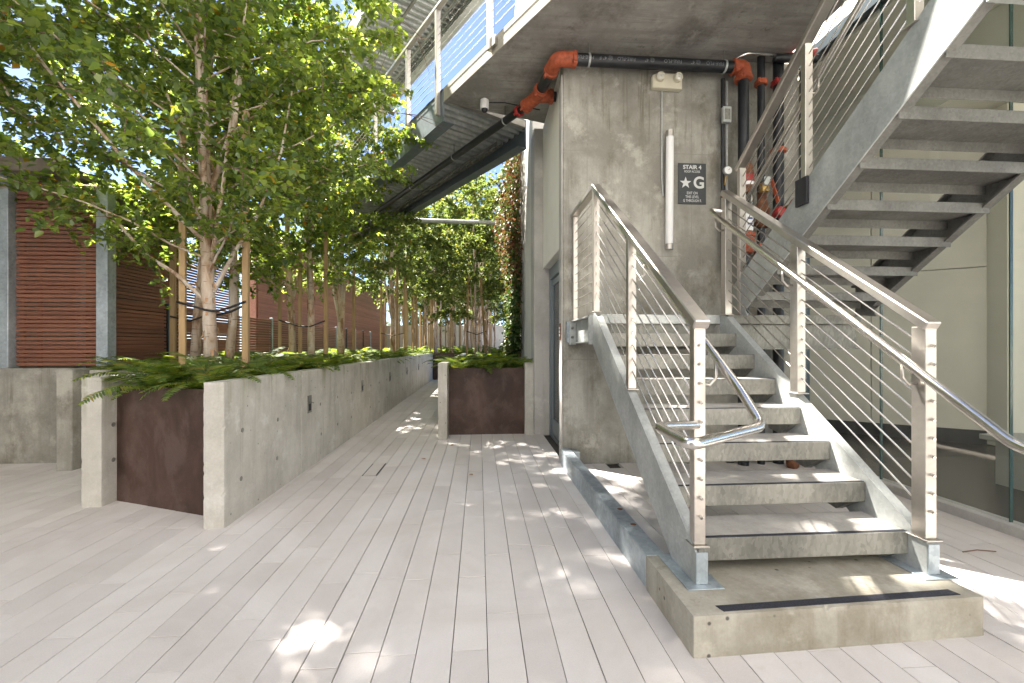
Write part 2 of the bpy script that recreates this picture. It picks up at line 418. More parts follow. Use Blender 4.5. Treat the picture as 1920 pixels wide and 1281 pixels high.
class MB:
    def __init__(s):
        s.v = []; s.f = []
    def add(s, vs, fs):
        b = len(s.v)
        s.v += [tuple(v) for v in vs]
        s.f += [tuple(i + b for i in f) for f in fs]
        return s
    def box(s, x0, x1, y0, y1, z0, z1, c=0.0):
        return s.obox(((x0 + x1) / 2, (y0 + y1) / 2, (z0 + z1) / 2), ((x1 - x0) / 2, (y1 - y0) / 2, (z1 - z0) / 2), c=c)
    def obox(s, cen, h, axes=None, c=0.0):
        ax = axes or (Vector((1, 0, 0)), Vector((0, 1, 0)), Vector((0, 0, 1)))
        cen = Vector(cen)
        P = lambda l: cen + ax[0] * l[0] + ax[1] * l[1] + ax[2] * l[2]
        sg = [(a, b, d) for a in (-1, 1) for b in (-1, 1) for d in (-1, 1)]
        if c <= 0:
            vs = [P((a * h[0], b * h[1], d * h[2])) for a, b, d in sg]
            return s.add(vs, [(0, 1, 3, 2), (4, 6, 7, 5), (0, 4, 5, 1), (2, 3, 7, 6), (0, 2, 6, 4), (1, 5, 7, 3)])
        c = min(c, min(h) * 0.8)
        vs = []; ix = {}
        for q in sg:
            for k in range(3):
                l = [q[i] * (h[i] if i == k else h[i] - c) for i in range(3)]
                ix[(q, k)] = len(vs); vs.append(P(l))
        fs = []
        for k in range(3):
            a, b = [i for i in range(3) if i != k]
            for sk in (-1, 1):
                ring = []
                for u, v in ((-1, -1), (1, -1), (1, 1), (-1, 1)):
                    q = [0, 0, 0]; q[k] = sk; q[a] = u; q[b] = v
                    ring.append(ix[(tuple(q), k)])
                fs.append(tuple(ring))
            for u in (-1, 1):
                for v in (-1, 1):
                    q0 = [0, 0, 0]; q1 = [0, 0, 0]
                    q0[k] = -1; q1[k] = 1
                    for q in (q0, q1): q[a] = u; q[b] = v
                    fs.append((ix[(tuple(q0), a)], ix[(tuple(q1), a)], ix[(tuple(q1), b)], ix[(tuple(q0), b)]))
        for q in sg:
            fs.append(tuple(ix[(q, k)] for k in range(3)))
        return s.add(vs, fs)
    def bar(s, a, b, wd, ht, up=(0, 0, 1), c=0.0):
        a = Vector(a); b = Vector(b)
        y = (b - a).normalized(); up = Vector(up)
        x = y.cross(up).normalized(); z = x.cross(y).normalized()
        return s.obox((a + b) / 2, (wd / 2, (b - a).length / 2, ht / 2), (x, y, z), c)
    def prism(s, poly, ext):
        ext = Vector(ext); n = len(poly)
        vs = [Vector(p) for p in poly] + [Vector(p) + ext for p in poly]
        return s.add(vs, [tuple(range(n)), tuple(range(2 * n - 1, n - 1, -1))] + [(i, (i + 1) % n, (i + 1) % n + n, i + n) for i in range(n)])
    def tube(s, pts, rad, n=8, caps=True):
        pts = [Vector(p) for p in pts]
        if not hasattr(rad, '__len__'): rad = [rad] * len(pts)
        vs = []; fs = []
        prev = None
        for i, p in enumerate(pts):
            t = (pts[min(i + 1, len(pts) - 1)] - pts[max(i - 1, 0)]).normalized()
            if prev is None:
                u = t.orthogonal().normalized()
            else:
                u = (prev - t * prev.dot(t))
                u = u.normalized() if u.length > 1e-6 else t.orthogonal().normalized()
            prev = u; w_ = t.cross(u)
            for k in range(n):
                a = 2 * PI * k / n
                vs.append(p + (u * math.cos(a) + w_ * math.sin(a)) * rad[i])
        for i in range(len(pts) - 1):
            for k in range(n):
                fs.append((i * n + k, i * n + (k + 1) % n, (i + 1) * n + (k + 1) % n, (i + 1) * n + k))
        if caps:
            fs.append(tuple(range(n - 1, -1, -1))); b = (len(pts) - 1) * n
            fs.append(tuple(range(b, b + n)))
        return s.add(vs, fs)
    def lathe(s, base, axis, prof, n=16):
        axis = Vector(axis).normalized()
        return s.tube([Vector(base) + axis * h for r, h in prof], [max(r, 1e-4) for r, h in prof], n) if False else s._lathe(Vector(base), axis, prof, n)
    def _lathe(s, base, axis, prof, n):
        u = axis.orthogonal().normalized(); w_ = axis.cross(u)
        vs = []; fs = []
        for r, h in prof:
            for k in range(n):
                a = 2 * PI * k / n
                vs.append(base + axis * h + (u * math.cos(a) + w_ * math.sin(a)) * r)
        m = len(prof)
        for i in range(m - 1):
            for k in range(n):
                fs.append((i * n + k, i * n + (k + 1) % n, (i + 1) * n + (k + 1) % n, (i + 1) * n + k))
        fs.append(tuple(range(n - 1, -1, -1))); fs.append(tuple(range((m - 1) * n, m * n)))
        return s.add(vs, fs)
    def mesh(s, name, mat, loc, smooth=False, recalc=True):
        L = Vector(loc)
        me = bpy.data.meshes.new(name)
        me.from_pydata([Vector(v) - L for v in s.v], [], s.f)
        if recalc:
            bm = bmesh.new(); bm.from_mesh(me)
            bmesh.ops.recalc_face_normals(bm, faces=bm.faces)
            bm.to_mesh(me); bm.free()
        if smooth:
            me.shade_smooth() if smooth is True else None
            if smooth == 'auto':
                me.shade_smooth()
                me.set_sharp_from_angle(angle=R(38))
        me.materials.append(mat)
        return me
    def build(s, name, mat, parent=None, loc=None, smooth=False, recalc=True):
        L = LOC[parent.name] if parent else Vector(loc or (0, 0, 0))
        o = bpy.data.objects.new(name, s.mesh(name, mat, L, smooth, recalc))
        link(o)
        if parent: o.parent = parent
        else: o.location = L
        LOC[o.name] = L
        return o

def mesh_obj(name, me, parent=None, loc=(0, 0, 0), rot=None, mat4=None):
    """object on shared mesh data; loc is a world location"""
    o = link(bpy.data.objects.new(name, me))
    if parent:
        o.parent = parent
        o.location = Vector(loc) - LOC[parent.name]
    else:
        o.location = loc
    if rot is not None: o.rotation_euler = rot
    LOC[o.name] = Vector(loc)
    return o

def np_mesh(name, verts, faces, mat, smooth=False):
    """verts (N,3), faces (F,k) arrays, all faces alike"""
    me = bpy.data.meshes.new(name)
    k = faces.shape[1]
    me.vertices.add(len(verts)); me.vertices.foreach_set("co", verts.astype(np.float32).ravel())
    me.loops.add(faces.size); me.loops.foreach_set("vertex_index", faces.astype(np.int32).ravel())
    me.polygons.add(len(faces))
    me.polygons.foreach_set("loop_start", np.arange(0, faces.size, k, dtype=np.int32))
    me.polygons.foreach_set("loop_total", np.full(len(faces), k, dtype=np.int32))
    me.update(calc_edges=True); me.validate()
    me.materials.append(mat)
    if smooth: me.shade_smooth()
    return me

def text_obj(name, s, size, loc, rot, mat, parent, bold=False, ax='CENTER', sx=1.0, depth=0.0006):
    cu = bpy.data.curves.new("lettering", 'FONT')
    cu.body = s; cu.size = size; cu.align_x = ax; cu.align_y = 'CENTER'
    cu.extrude = depth
    if bold: cu.offset = size * 0.028
    to = bpy.data.objects.new("lettering", cu); link(to)
    bpy.context.view_layer.update()
    dg = bpy.context.evaluated_depsgraph_get()
    me = bpy.data.meshes.new_from_object(to.evaluated_get(dg))
    bpy.data.objects.remove(to)
    me.materials.clear(); me.materials.append(mat)
    o = mesh_obj(name, me, parent, loc, rot)
    o.scale = (sx, 1, 1)
    return o

# ------------------------------------------------------------------ SETTING: ground and pavers
g = MB().box(-400, 400, -400, 400, -1.0, -0.045)
ground = tag(g.build("ground", M['far_ground'], None, (0, 0, 0)), kind="structure")
pit = tag(MB().box(-8.4, 3.9, -3.2, 31, -0.044, -0.03).build("paving_bed", M['bed'], None, (0, 0, 0)), kind="structure")
PW = 0.1545; X0 = 0.038
def skip_paver(x, y):
    if -4.35 < x < -1.92 and y > 5.3 and y < 18: return True
    if -3.0 < x < -1.92 and y > 4.25: return True
    if -0.5 < x < 0.85 and y > 6.9: return True
    if x > 1.0 and y > 5.1: return True
    if x < -4.5 and y > 5.7: return True
    if y > 18.2: return True
    return False
cells = []
pr = random.Random(11)
for ci in range(-52, 24):
    xl = X0 + ci * PW
    gap = pr.choice((0.0022, 0.003, 0.004, 0.0055))
    y = -3.0 + pr.random() * 0.9
    while y < 18.3:
        L = pr.choice((0.62, 0.77, 0.92, 0.92, 1.07, 1.22))
        eg = pr.choice((0.0024, 0.0032, 0.0055))
        cells.append((xl, y, L, gap, eg))
        y += L
cells = [c for c in cells if not skip_paver(c[0] + PW / 2, c[1] + c[2] / 2)]
def paver_seen(c):
    x, y = c[0] + PW / 2, c[1] + c[2] * 0.5
    th = R(YAW)
    z = y * math.cos(th) + x * math.sin(th); u = x * math.cos(th) - y * math.sin(th)
    return z > 1.25 and abs(u / z) < 1.2
seen = sorted([c for c in cells if paver_seen(c)], key=lambda c: c[1] * c[1] + c[0] * c[0])
near = set(seen[:300])
pcache = {}
for c in cells:
    if c in near:
        key = (c[2], c[3], c[4])
        if key not in pcache:
            pcache[key] = MB().box(c[3] / 2, PW - c[3] / 2, c[4] / 2, c[2] - c[4] / 2, -0.04, 0.0, 0.0010).mesh("paver", M['paver'], (0, 0, 0))
        dz = pr.uniform(-0.0012, 0.0)
        o = mesh_obj("paver", pcache[key], ground, (c[0], c[1], dz), (pr.uniform(-.0012, .0012), pr.uniform(-.003, .003), 0))
fld = MB()
for c in cells:
    if c not in near:
        dz = pr.uniform(-0.0015, 0.0)
        fld.box(c[0] + c[3] / 2, c[0] + PW - c[3] / 2, c[1] + c[4] / 2, c[1] + c[2] - c[4] / 2, -0.04, dz, 0.002)
tag(fld.build("paver_field", M['paver'], ground), kind="stuff")
# small access cover sitting in the walk
cv = thing("access_cover", "small flush cover with dark side slots in the pavers beside the long planter", "access cover", (-1.122, 4.86, 0))
MB().box(-1.195, -1.045, 4.63, 5.10, 0.0006, 0.0035).build("slot_frame", M['black'], cv)
MB().box(-1.183, -1.057, 4.625, 5.105, 0.0036, 0.0075, 0.001).build("lid", M['paver'], cv)

# ------------------------------------------------------------------ CONCRETE PLANTERS
from mathutils import noise as mnoise
def chipped(name, x0, x1, y0, y1, z0, z1, mat, parent, cell=0.022, amp=0.007, skew=None):
    """block with worn, slightly broken arrises"""
    N = [max(1, min(70, int(round((b - a) / cell)))) for a, b in ((x0, x1), (y0, y1), (z0, z1))]
    lo = (x0, y0, z0); hi = (x1, y1, z1)
    idx = {}; vs = []; fs = []
    def vert(i):
        if i not in idx:
            p = Vector([lo[k] + (hi[k] - lo[k]) * i[k] / N[k] for k in range(3)])
            ext = [k for k in range(3) if i[k] in (0, N[k])]
            if len(ext) >= 2:
                n_ = mnoise.noise(p * 19) * 0.6 + mnoise.noise(p * 47) * 0.5
                dpt = 0.0025 + amp * max(0.0, n_) ** 2 * 3.0
                for k in ext:
                    p[k] += dpt if i[k] == 0 else -dpt
            if skew: p = skew(p)
            idx[i] = len(vs); vs.append(p)
        return idx[i]
    for k in range(3):
        a, b = [q for q in range(3) if q != k]
        for side in (0, N[k]):
            for u in range(N[a]):
                for v in range(N[b]):
                    r = []
                    for du, dv in ((0, 0), (1, 0), (1, 1), (0, 1)):
                        t = [0, 0, 0]; t[k] = side; t[a] = u + du; t[b] = v + dv
                        r.append(vert(tuple(t)))
                    fs.append(tuple(r))
    return MB().add(vs, fs).build(name, mat, parent)
def conc_thing(name, label, cat, x0, x1, y0, y1, z1, mat, c=0.008, z0=-0.02):
    return tag(MB().box(x0, x1, y0, y1, z0, z1, c).build(name, mat, None, ((x0 + x1) / 2, y0, 0)), label, cat)

pl = thing("long_planter", "long pale concrete planter with dark rusted steel end panel holding the birch row", "planter", (-2.6, 3.4, 0))
segs = [3.375, 4.78, 7.2, 9.62, 12.04, 14.46, 16.2, 17.92]
for a, b in zip(segs[:-1], segs[1:]):
    q_ = (-2.0, -1.852 + RNG.uniform(-.002, .002), a + (0.003 if a > 3.4 else 0), b - 0.003, -0.02, 1.068 + RNG.uniform(-.003, .003))
    if a < 6: chipped("wall_segment", *q_, M['planter_conc'], pl)
    else: MB().box(*q_, 0.007).build("wall_segment", M['planter_conc'], pl)
chipped("side_wall", -3.27, -3.11, 3.9, 5.25, -0.02, 1.07, M['planter_conc'], pl)
MB().box(-4.32, -3.112, 5.252, 5.40, -0.02, 1.065, 0.007).build("return_wall", M['planter_conc'], pl)
MB().bar((-3.108, 4.06, 0.49), (-2.002, 3.58, 0.49), 0.012, 1.0, c=0.003).build("steel_end_panel", M['corten'], pl)
MB().prism([(-4.28, 5.41, 0.93), (-3.1, 5.41, 0.93), (-3.1, 4.08, 0.93), (-2.01, 3.61, 0.93), (-2.01, 17.9, 0.93), (-4.28, 17.9, 0.93)], (0, 0, 0.04)).build("soil", M['soil'], pl)
th_ = MB()
for yy in (3.62, 4.22, 5.35, 5.98, 6.6, 7.75, 8.4, 9.1, 10.2, 10.9, 11.5, 12.6, 13.3):
    for zz in (0.30, 0.66):
        th_.lathe((-1.8525, yy + RNG.uniform(-.02, .02), zz + RNG.uniform(-.01, .01)), (1, 0, 0), [(0.019, 0), (0.019, 0.003), (0.012, 0.0035)], 10)
for zz in (0.36, 0.66, 0.93):
    th_.lathe((-3.111, 4.0 + 0.02, zz), (1, 0, 0), [(0.02, 0), (0.02, 0.003), (0.012, 0.0035)], 10)
tag(th_.build("tie_holes", M['galv_dark'], pl), kind="stuff")
for i, yy in enumerate((5.0, 7.2, 9.4, 11.6, 13.8)):
    s = MB().box(-1.856, -1.846, yy - 0.055, yy + 0.055, 0.60, 0.79, 0.002).build("step_light", M['galv_dark'], pl)
    MB().box(-1.8455, -1.8435, yy - 0.035, yy + 0.035, 0.625, 0.70).build("lens", M['black'], s)
    MB().bar((-1.842, yy - 0.037, 0.71), (-1.83, yy + 0.037, 0.71), 0.03, 0.006).build("louvre", M['galv_dark'], s)

rp = thing("square_planter", "dark rusted steel fronted planter between two concrete stubs filled with ferns", "planter", (0.1, 6.4, 0))
chipped("side_wall", -0.582, -0.45, 6.34, 7.3, -0.02, 1.088, M['planter_conc'], rp)
MB().box(-0.582, -0.45, 7.304, 16.8, -0.02, 1.088, 0.008).build("side_wall", M['planter_conc'], rp)
MB().box(0.69, 0.826, 6.62, 7.02, -0.02, 1.085, 0.008).build("side_wall", M['planter_conc'], rp)
MB().box(-0.448, 0.688, 6.70, 6.712, -0.01, 1.005, 0.003).build("steel_end_panel", M['corten'], rp)
MB().box(-0.448, 0.82, 7.03, 16.8, 0.9, 0.95).build("soil", M['soil'], rp)
MB().box(-0.448, 0.688, 6.714, 7.03, 0.9, 0.949).build("soil", M['soil'], rp)

fp = thing("far_planter", "distant rusted steel planter closing off the far end of the narrow walk", "planter", (-0.5, 18.0, 0))
MB().box(-1.85, 0.9, 18.0, 18.012, -0.02, 1.06, 0.003).build("steel_end_panel", M['corten'], fp)
MB().box(-4.3, 0.9, 18.014, 28.5, 0.9, 0.96).build("soil", M['soil'], fp)

lw = thing("low_wall", "low grey concrete wall under the red slatted screen at the left edge", "wall", (-5.6, 5.42, 0))
MB().box(-9.5, -4.795, 5.42, 5.58, -0.02, 1.078, 0.007).build("wall_front", M['pier_conc'], lw)
MB().box(-4.793, -4.492, 5.424, 5.578, -0.02, 1.076, 0.004).build("wall_front", M['pier_conc'], lw)
MB().box(-4.49, -4.33, 5.06, 5.40, -0.02, 1.08, 0.007).build("wall_return", M['pier_conc'], lw)
MB().box(-4.49, -4.33, 5.402, 18.5, -0.02, 1.08, 0.007).build("wall_return", M['pier_conc'], lw)

# ------------------------------------------------------------------ SLATTED SCREENS AND FENCES
slat_cache = {}
def slat(parent, x, y, z, length, axis, h=0.0385, t=0.018):
    key = (round(length, 3), axis, h)
    if key not in slat_cache:
        b = MB()
        if axis == 'x': b.box(-length / 2, length / 2, -t / 2, t / 2, -h / 2, h / 2, 0.003)
        else: b.box(-t / 2, t / 2, -length / 2, length / 2, -h / 2, h / 2, 0.003)
        slat_cache[key] = b.mesh("slat", M['slat'] if axis == 'x' else M['slat_y'], (0, 0, 0))
    return mesh_obj("slat", slat_cache[key], parent, (x + RNG.uniform(-.002, .002), y + RNG.uniform(-.002, .002), z))

ts = thing("slat_screen", "tall red timber slat screen between two bluish galvanized posts at the left edge", "screen", (-4.9, 5.5, 1.08))
for xx in (-5.46, -4.40):
    MB().box(xx - 0.0, xx + 0.125, 5.44, 5.57, 1.079, 3.28, 0.004).build("post", M['galv_blue'], ts)
for k in range(43):
    slat(ts, -4.866, 5.53, 1.12 + k * 0.0495, 0.925, 'x')
for xx in (-5.30, -5.12, -4.46):
    MB().box(xx, xx + 0.035, 5.542, 5.575, 1.09, 3.25).build("batten", M['slat'], ts)
t2 = thing("slat_screen", "second red timber slat screen cut off by the left picture edge", "screen", (-6.0, 5.5, 1.08))
MB().box(-6.56, -6.435, 5.44, 5.57, 1.079, 3.28, 0.004).build("post", M['galv_blue'], t2)
for k in range(43):
    slat(t2, -5.948, 5.53, 1.12 + k * 0.0495, 0.96, 'x')
cn = thing("canopy_roof", "dark flat roof edge carried above the red slat screen", "roof", (-6.5, 5.4, 3.3))
MB().box(-10, -4.62, 5.28, 8.4, 3.285, 3.38, 0.01).build("roof_sheet", M['canopy'], cn)
MB().box(-10, -4.60, 5.25, 5.278, 3.26, 3.41, 0.004).build("fascia", M['canopy'], cn)
MB().box(-10, -5.25, 8.1, 8.2, -0.02, 3.28, 0.01).build("gap_backing", M['canopy'], cn)  # added dark wall, keeps the gaps between the slats dim

fn = thing("slat_fence", "low red slat fence with blue grey posts running behind the birches along the planter", "fence", (-4.38, 12, 1.08))
fy = [5.60, 6.60, 7.64, 8.70, 9.74, 10.8, 11.9, 12.95, 14.0, 15.05, 16.1, 17.2, 18.3]
for i, yy in enumerate(fy):
    if i: MB().box(-4.42, -4.36, yy - 0.025, yy + 0.025, 1.079, 1.93, 0.003).build("post", M['alu_dark'] if i % 2 else M['galv_blue'], fn)
for a, b in zip(fy[:-1], fy[1:]):
    for k in range(16):
        slat(fn, -4.39, (a + b) / 2, 1.125 + k * 0.0495, round(b - a - 0.06, 2), 'y')
t3 = thing("slat_screen", "tall dark slat screen with light showing through, standing behind the near birch", "screen", (-5.1, 8.0, 0))
for yy in (6.1, 7.95, 9.8):
    MB().box(-5.15, -5.08, yy - 0.035, yy + 0.035, -0.02, 2.95, 0.003).build("post", M['galv_blue'], t3)
for a, b in ((6.1, 7.95), (7.95, 9.8)):
    for k in range(35):
        slat(t3, -5.11, (a + b) / 2, 1.2 + k * 0.0495, round(b - a - 0.08, 2), 'y')
# far red slatted house wall
rb = thing("slatted_building", "far red slatted building wall tinted sunlit pink behind the birch stakes", "building", (-6.0, 21, 0))
MB().box(-6.3, -6.03, 12.5, 29, -0.02, 4.6, 0.01).build("wall", M['sunlit_slat'], rb)
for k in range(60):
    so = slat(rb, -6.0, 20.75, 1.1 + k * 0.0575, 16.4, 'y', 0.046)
    so.data.materials[0] = M['sunlit_slat']
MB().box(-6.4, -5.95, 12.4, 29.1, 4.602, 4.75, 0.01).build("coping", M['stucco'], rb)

ew = tag(MB().box(-6, 3.5, 29.0, 29.25, -0.02, 2.7, 0.01).build("end_wall", M['white_wall'], None, (-1, 29, 0)), "pale concrete wall closing the garden far behind the birch stakes", "wall")

# unseen block added outside the left of the picture to shade the court
nb = thing("shade_block", "pale rendered block added unseen left of the court to shade it", "building", (-11, 0, 0))
MB().box(-15, -8.6, -1.5, 8.55, -0.02, 18.5, 0.03).build("wall", M['stucco'], nb)
for fz in (1.0, 4.2, 7.4, 10.6, 13.2):
    for wy in (-0.5, 2.5, 5.5):
        f = MB().box(-8.598, -8.54, wy, wy + 1.5, fz, fz + 1.7, 0.01).build("window", M['alu'], nb)
        MB().box(-8.538, -8.53, wy + 0.07, wy + 1.43, fz + 0.07, fz + 1.63).build("pane", M['alu_dark'], f)

# unseen white block added behind the camera to bounce sun into the shade
ob = thing("bounce_block", "tall white rendered block added behind the camera to bounce sunlight", "building", (0, -6.5, 0))
MB().box(-14, 14, -12, -6.5, -0.02, 16, 0.03).build("wall", M['white_render'], ob)
for fz in (1.0, 4.2, 7.4, 10.6):
    for wx in (-11, -7.5, -4, -0.5, 3, 6.5, 10):
        f = MB().box(wx, wx + 1.3, -6.498, -6.44, fz, fz + 1.6, 0.01).build("window", M['alu'], ob)
        MB().box(wx + 0.07, wx + 1.23, -6.438, -6.43, fz + 0.07, fz + 1.53).build("pane", M['alu_dark'], f)

# ------------------------------------------------------------------ BUILDING
bd = thing("concrete_wall", "stained grey concrete wall carrying the stair sign behind the landing", "wall", (2.4, 4.93, 0))
MB().box(0.945, 3.74, 4.93, 5.12, -0.02, 4.645, 0.012).build("wall", M['pier_conc'], bd)
MB().box(0.930, 0.9435, 4.945, 5.10, -0.02, 4.4, 0.003).build("edge_trim", M['pale_conc'], bd)
kp = thing("switch_plate", "small steel switch plate with three buttons on the pale edge of the concrete wall", "switch plate", (0.93, 5.0, 1.5))
MB().box(0.922, 0.9295, 4.975, 5.045, 1.40, 1.59, 0.002).build("plate", M['rust'], kp)
for zz in (1.455, 1.495, 1.535):
    MB().box(0.915, 0.9215, 4.992, 5.028, zz - 0.014, zz + 0.014, 0.003).build("button", M['white_plastic'], kp)

cw = tag(MB().box(0.828, 1.12, 6.63, 7.0, -0.02, 4.62, 0.01).build("concrete_column", M['pale_conc'], None, (0.97, 6.63, 0)), "tall pale concrete column beside the door and the square planter", "column")
fw = thing("white_wall", "high whitewashed wall with the climbing vine, behind the concrete column", "wall", (0.95, 9.8, 0))
MB().box(0.84, 1.3, 7.002, 12.6, -0.02, 9.2, 0.015).build("wall", M['white_wall'], fw)

tp = tag(MB().box(0.965, 1.10, 5.122, 6.628, 2.50, 4.64, 0.006).build("transom_panel", M['white_paint'], None, (1.0, 5.9, 2.5)), "smooth white wall panel above the recessed door", "wall panel")
dr = thing("entrance_door", "grey framed glass entrance door with tall pull bar recessed under the white panel", "door", (1.09, 5.9, 0))
for y0, y1, z0, z1 in ((5.124, 5.20, -0.01, 2.49), (6.55, 6.626, -0.01, 2.49), (5.202, 6.548, 2.32, 2.49), (5.202, 6.548, -0.01, 0.03)):
    MB().box(1.06, 1.14, y0, y1, z0, z1, 0.004).build("frame", M['alu'], dr)
lf = MB().box(1.085, 1.12, 5.21, 5.29, 0.035, 2.315, 0.004).box(1.085, 1.12, 6.46, 6.54, 0.035, 2.315, 0.004).box(1.086, 1.119, 5.292, 6.458, 0.036, 0.26, 0.004).box(1.086, 1.119, 5.292, 6.458, 2.22, 2.314, 0.004).build("leaf_frame", M['alu'], dr)
MB().box(1.098, 1.106, 5.292, 6.458, 0.262, 2.218).build("pane", M['glass_dark'], dr)
hb = MB().tube([(1.035, 5.40, 0.35), (1.035, 5.40, 2.1)], 0.016, 10).build("pull_bar", M['stainless'], dr, smooth='auto')
for zz in (0.6, 1.85): MB().tube([(1.035, 5.40, zz), (1.083, 5.40, zz)], 0.009, 8).build("stand_off", M['stainless'], hb)
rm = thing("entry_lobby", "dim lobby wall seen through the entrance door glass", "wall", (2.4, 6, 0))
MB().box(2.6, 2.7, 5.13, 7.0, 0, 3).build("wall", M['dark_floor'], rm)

# floor slab and its soffit
sl = thing("floor_slab", "cantilevered concrete floor slab with board marked underside over the stair", "slab", (1.5, 5, 4.65))
pA = (-0.471, 6.078); pB = (1.27, 3.3)
pts = [(-0.471, 6.078), (2.40, 1.50), (2.60, 1.50), (2.60, 3.303), (3.53, 3.303), (3.53, 6.62), (1.0, 6.55)]  # near end, out of view, extended to shade the upper stringer
MB().prism([(x, y, 4.65) for x, y in pts], (0, 0, 0.19)).build("slab", M['slab_conc'], sl)
dd = Vector((0.531, -0.847, 0)); nn = Vector((-0.847, -0.531, 0))
a = Vector((-0.471, 6.078, 4.745)) + nn * 0.006; b = Vector((2.40, 1.50, 4.745)) + nn * 0.006
MB().bar(a + dd * 0.003, b, 0.012, 0.196, c=0.003).build("edge_face", M['edge_conc'], sl)

# facade over the glass wall on the right
fc = thing("white_facade", "white panelled upper wall above the tall glass wall on the right", "wall", (3.9, 3, 4.6))
for y0, y1 in ((-1.2, 0.84), (0.845, 1.86), (1.865, 2.88), (2.885, 3.9), (3.905, 4.92), (4.925, 6.2)):
    for z0, z1 in ((4.70, 5.9), (5.905, 7.1), (7.105, 8.6)):
        MB().box(3.80, 3.90, y0, y1, z0, z1, 0.004).build("panel", M['white_paint'], fc)
gw = thing("glass_wall", "full height frameless glass wall with green joints right of the stairs", "glass wall", (3.78, 3, 0))
gy = [-0.18, 0.84, 1.86, 2.88, 3.90, 4.86]
for y0, y1 in zip(gy[:-1], gy[1:]):
    MB().box(3.774, 3.786, y0 + 0.006, y1 - 0.006, 0.075, 4.56).build("pane", M['glass'], gw)
for y0 in gy[1:-1]:
    MB().box(3.768, 3.792, y0 - 0.004, y0 + 0.004, 0.075, 4.56).build("joint", M['glass_edge'], gw)
MB().box(3.73, 3.83, -0.3, 4.92, 4.562, 4.695, 0.004).build("head_frame", M['alu_dark'], gw)
MB().box(3.72, 3.85, -0.3, 4.92, -0.03, 0.073, 0.006).build("sill_kerb", M['pale_conc'], gw)
MB().box(3.742, 3.83, 4.862, 4.925, -0.02, 4.56, 0.004).build("mullion", M['alu_dark'], gw)
# room behind the glass
room_floor = tag(MB().box(3.852, 12, -2, 9, -0.04, 0.0).build("room_floor", M['dark_floor'], None, (5, 3, 0)), kind="structure")
rw = thing("room_wall", "beige inner wall with black skirting seen through the glass", "wall", (6.1, 6.0, 0))
wa, wb = Vector((3.9, 7.70, 2.27)), Vector((6.87, 5.52, 2.27))
for q in range(3):
    for z0, z1 in ((0.0, 2.4), (2.41, 4.54)):
        pa = wa.lerp(wb, q / 3 + 0.0012); pb = wa.lerp(wb, (q + 1) / 3 - 0.0012); pa.z = pb.z = (z0 + z1) / 2
        MB().bar(pa, pb, 0.12, z1 - z0, c=0.004).build("panel", M['room_wall'], rw)
MB().bar((3.9, 7.63, 0.09), (6.83, 5.478, 0.09), 0.02, 0.2).build("skirting", M['dark_base'], rw)
rc = tag(MB().box(6.85, 8.2, 5.25, 5.6, 0, 4.5, 0.01).build("room_column", M['room_white'], None, (7.4, 5.4, 0)), "pale square column inside the glazed room at the right edge", "column")
rcl = tag(MB().box(3.86, 11, -1, 7.9, 4.55, 4.68).box(4.9, 5.2, -1, 7.8, 3.9, 4.545).build("room_ceiling", M['room_white'], None, (5, 3, 4.4)), "white ceiling with dropped soffit inside the glazed room", "ceiling")
rdk = tag(MB().box(4.9, 6.3, 3.4, 4.0, 0.42, 0.47, 0.006).box(4.98, 5.06, 3.48, 3.92, 0, 0.418).box(6.14, 6.22, 3.48, 3.92, 0, 0.418).build("low_table", M['room_wall'], None, (5.6, 3.7, 0)), "low bench table standing on the dark floor inside the glass", "table")

# ------------------------------------------------------------------ FOOTBRIDGES
bdir = Vector((-0.531, 0.847, 0)); bnor = Vector((0.847, 0.531, 0))      # along, and to the right
def bridge(name, label, P0, length, width, zt, conduit=False, depth=0.42, gm='girder', start=0.0):
    P0 = Vector((P0[0], P0[1], zt))
    r = thing(name, label, "footbridge", P0)
    # left and right channel girders
    for s, nm in ((0, 'girder'), (width, 'girder')):
        o = P0 + bnor * s
        sg = 1 if s == 0 else -1
        b = MB()
        b.bar(o + Vector((0, 0, -depth / 2)), o + bdir * length + Vector((0, 0, -depth / 2)), 0.012, depth)
        for zz in (-depth - 0.007, 0.007):
            b.bar(o + bnor * 0.07 * sg + Vector((0, 0, zz)), o + bnor * 0.07 * sg + bdir * length + Vector((0, 0, zz)), 0.17, 0.013)
        b.build("girder", M[gm], r)
    # corrugated deck: ribs across the span
    prof = []
    pitch = 0.15
    nrib = int(length / pitch)
    vs = []; fs = []
    zb = -0.16
    k = 0
    for i in range(nrib):
        for t, zz in ((0.0, 0.0), (0.055, 0.0), (0.075, 0.045), (0.13, 0.045)):
            for s in (0.02, width - 0.02):
                q = P0 + bdir * (i * pitch + t) + bnor * s + Vector((0, 0, zb + zz))
                vs.append(q)
    m = len(vs) // 2
    for i in range(m - 1):
        fs.append((2 * i, 2 * i + 1, 2 * i + 3, 2 * i + 2))
    MB().add(vs, fs).build("deck_sheet", M['deck'], r)
    MB().bar(P0 + bnor * width / 2 + Vector((0, 0, -0.055)), P0 + bnor * width / 2 + bdir * length + Vector((0, 0, -0.055)), width - 0.03, 0.10).build("deck_topping", M['edge_conc'], r)
    if conduit:
        q = P0 + bnor * width * 0.42 + Vector((0, 0, -0.25))
        MB().tube([q, q + bdir * length], 0.03, 8).build("conduit", M['galv_dark'], r)
    return r, P0

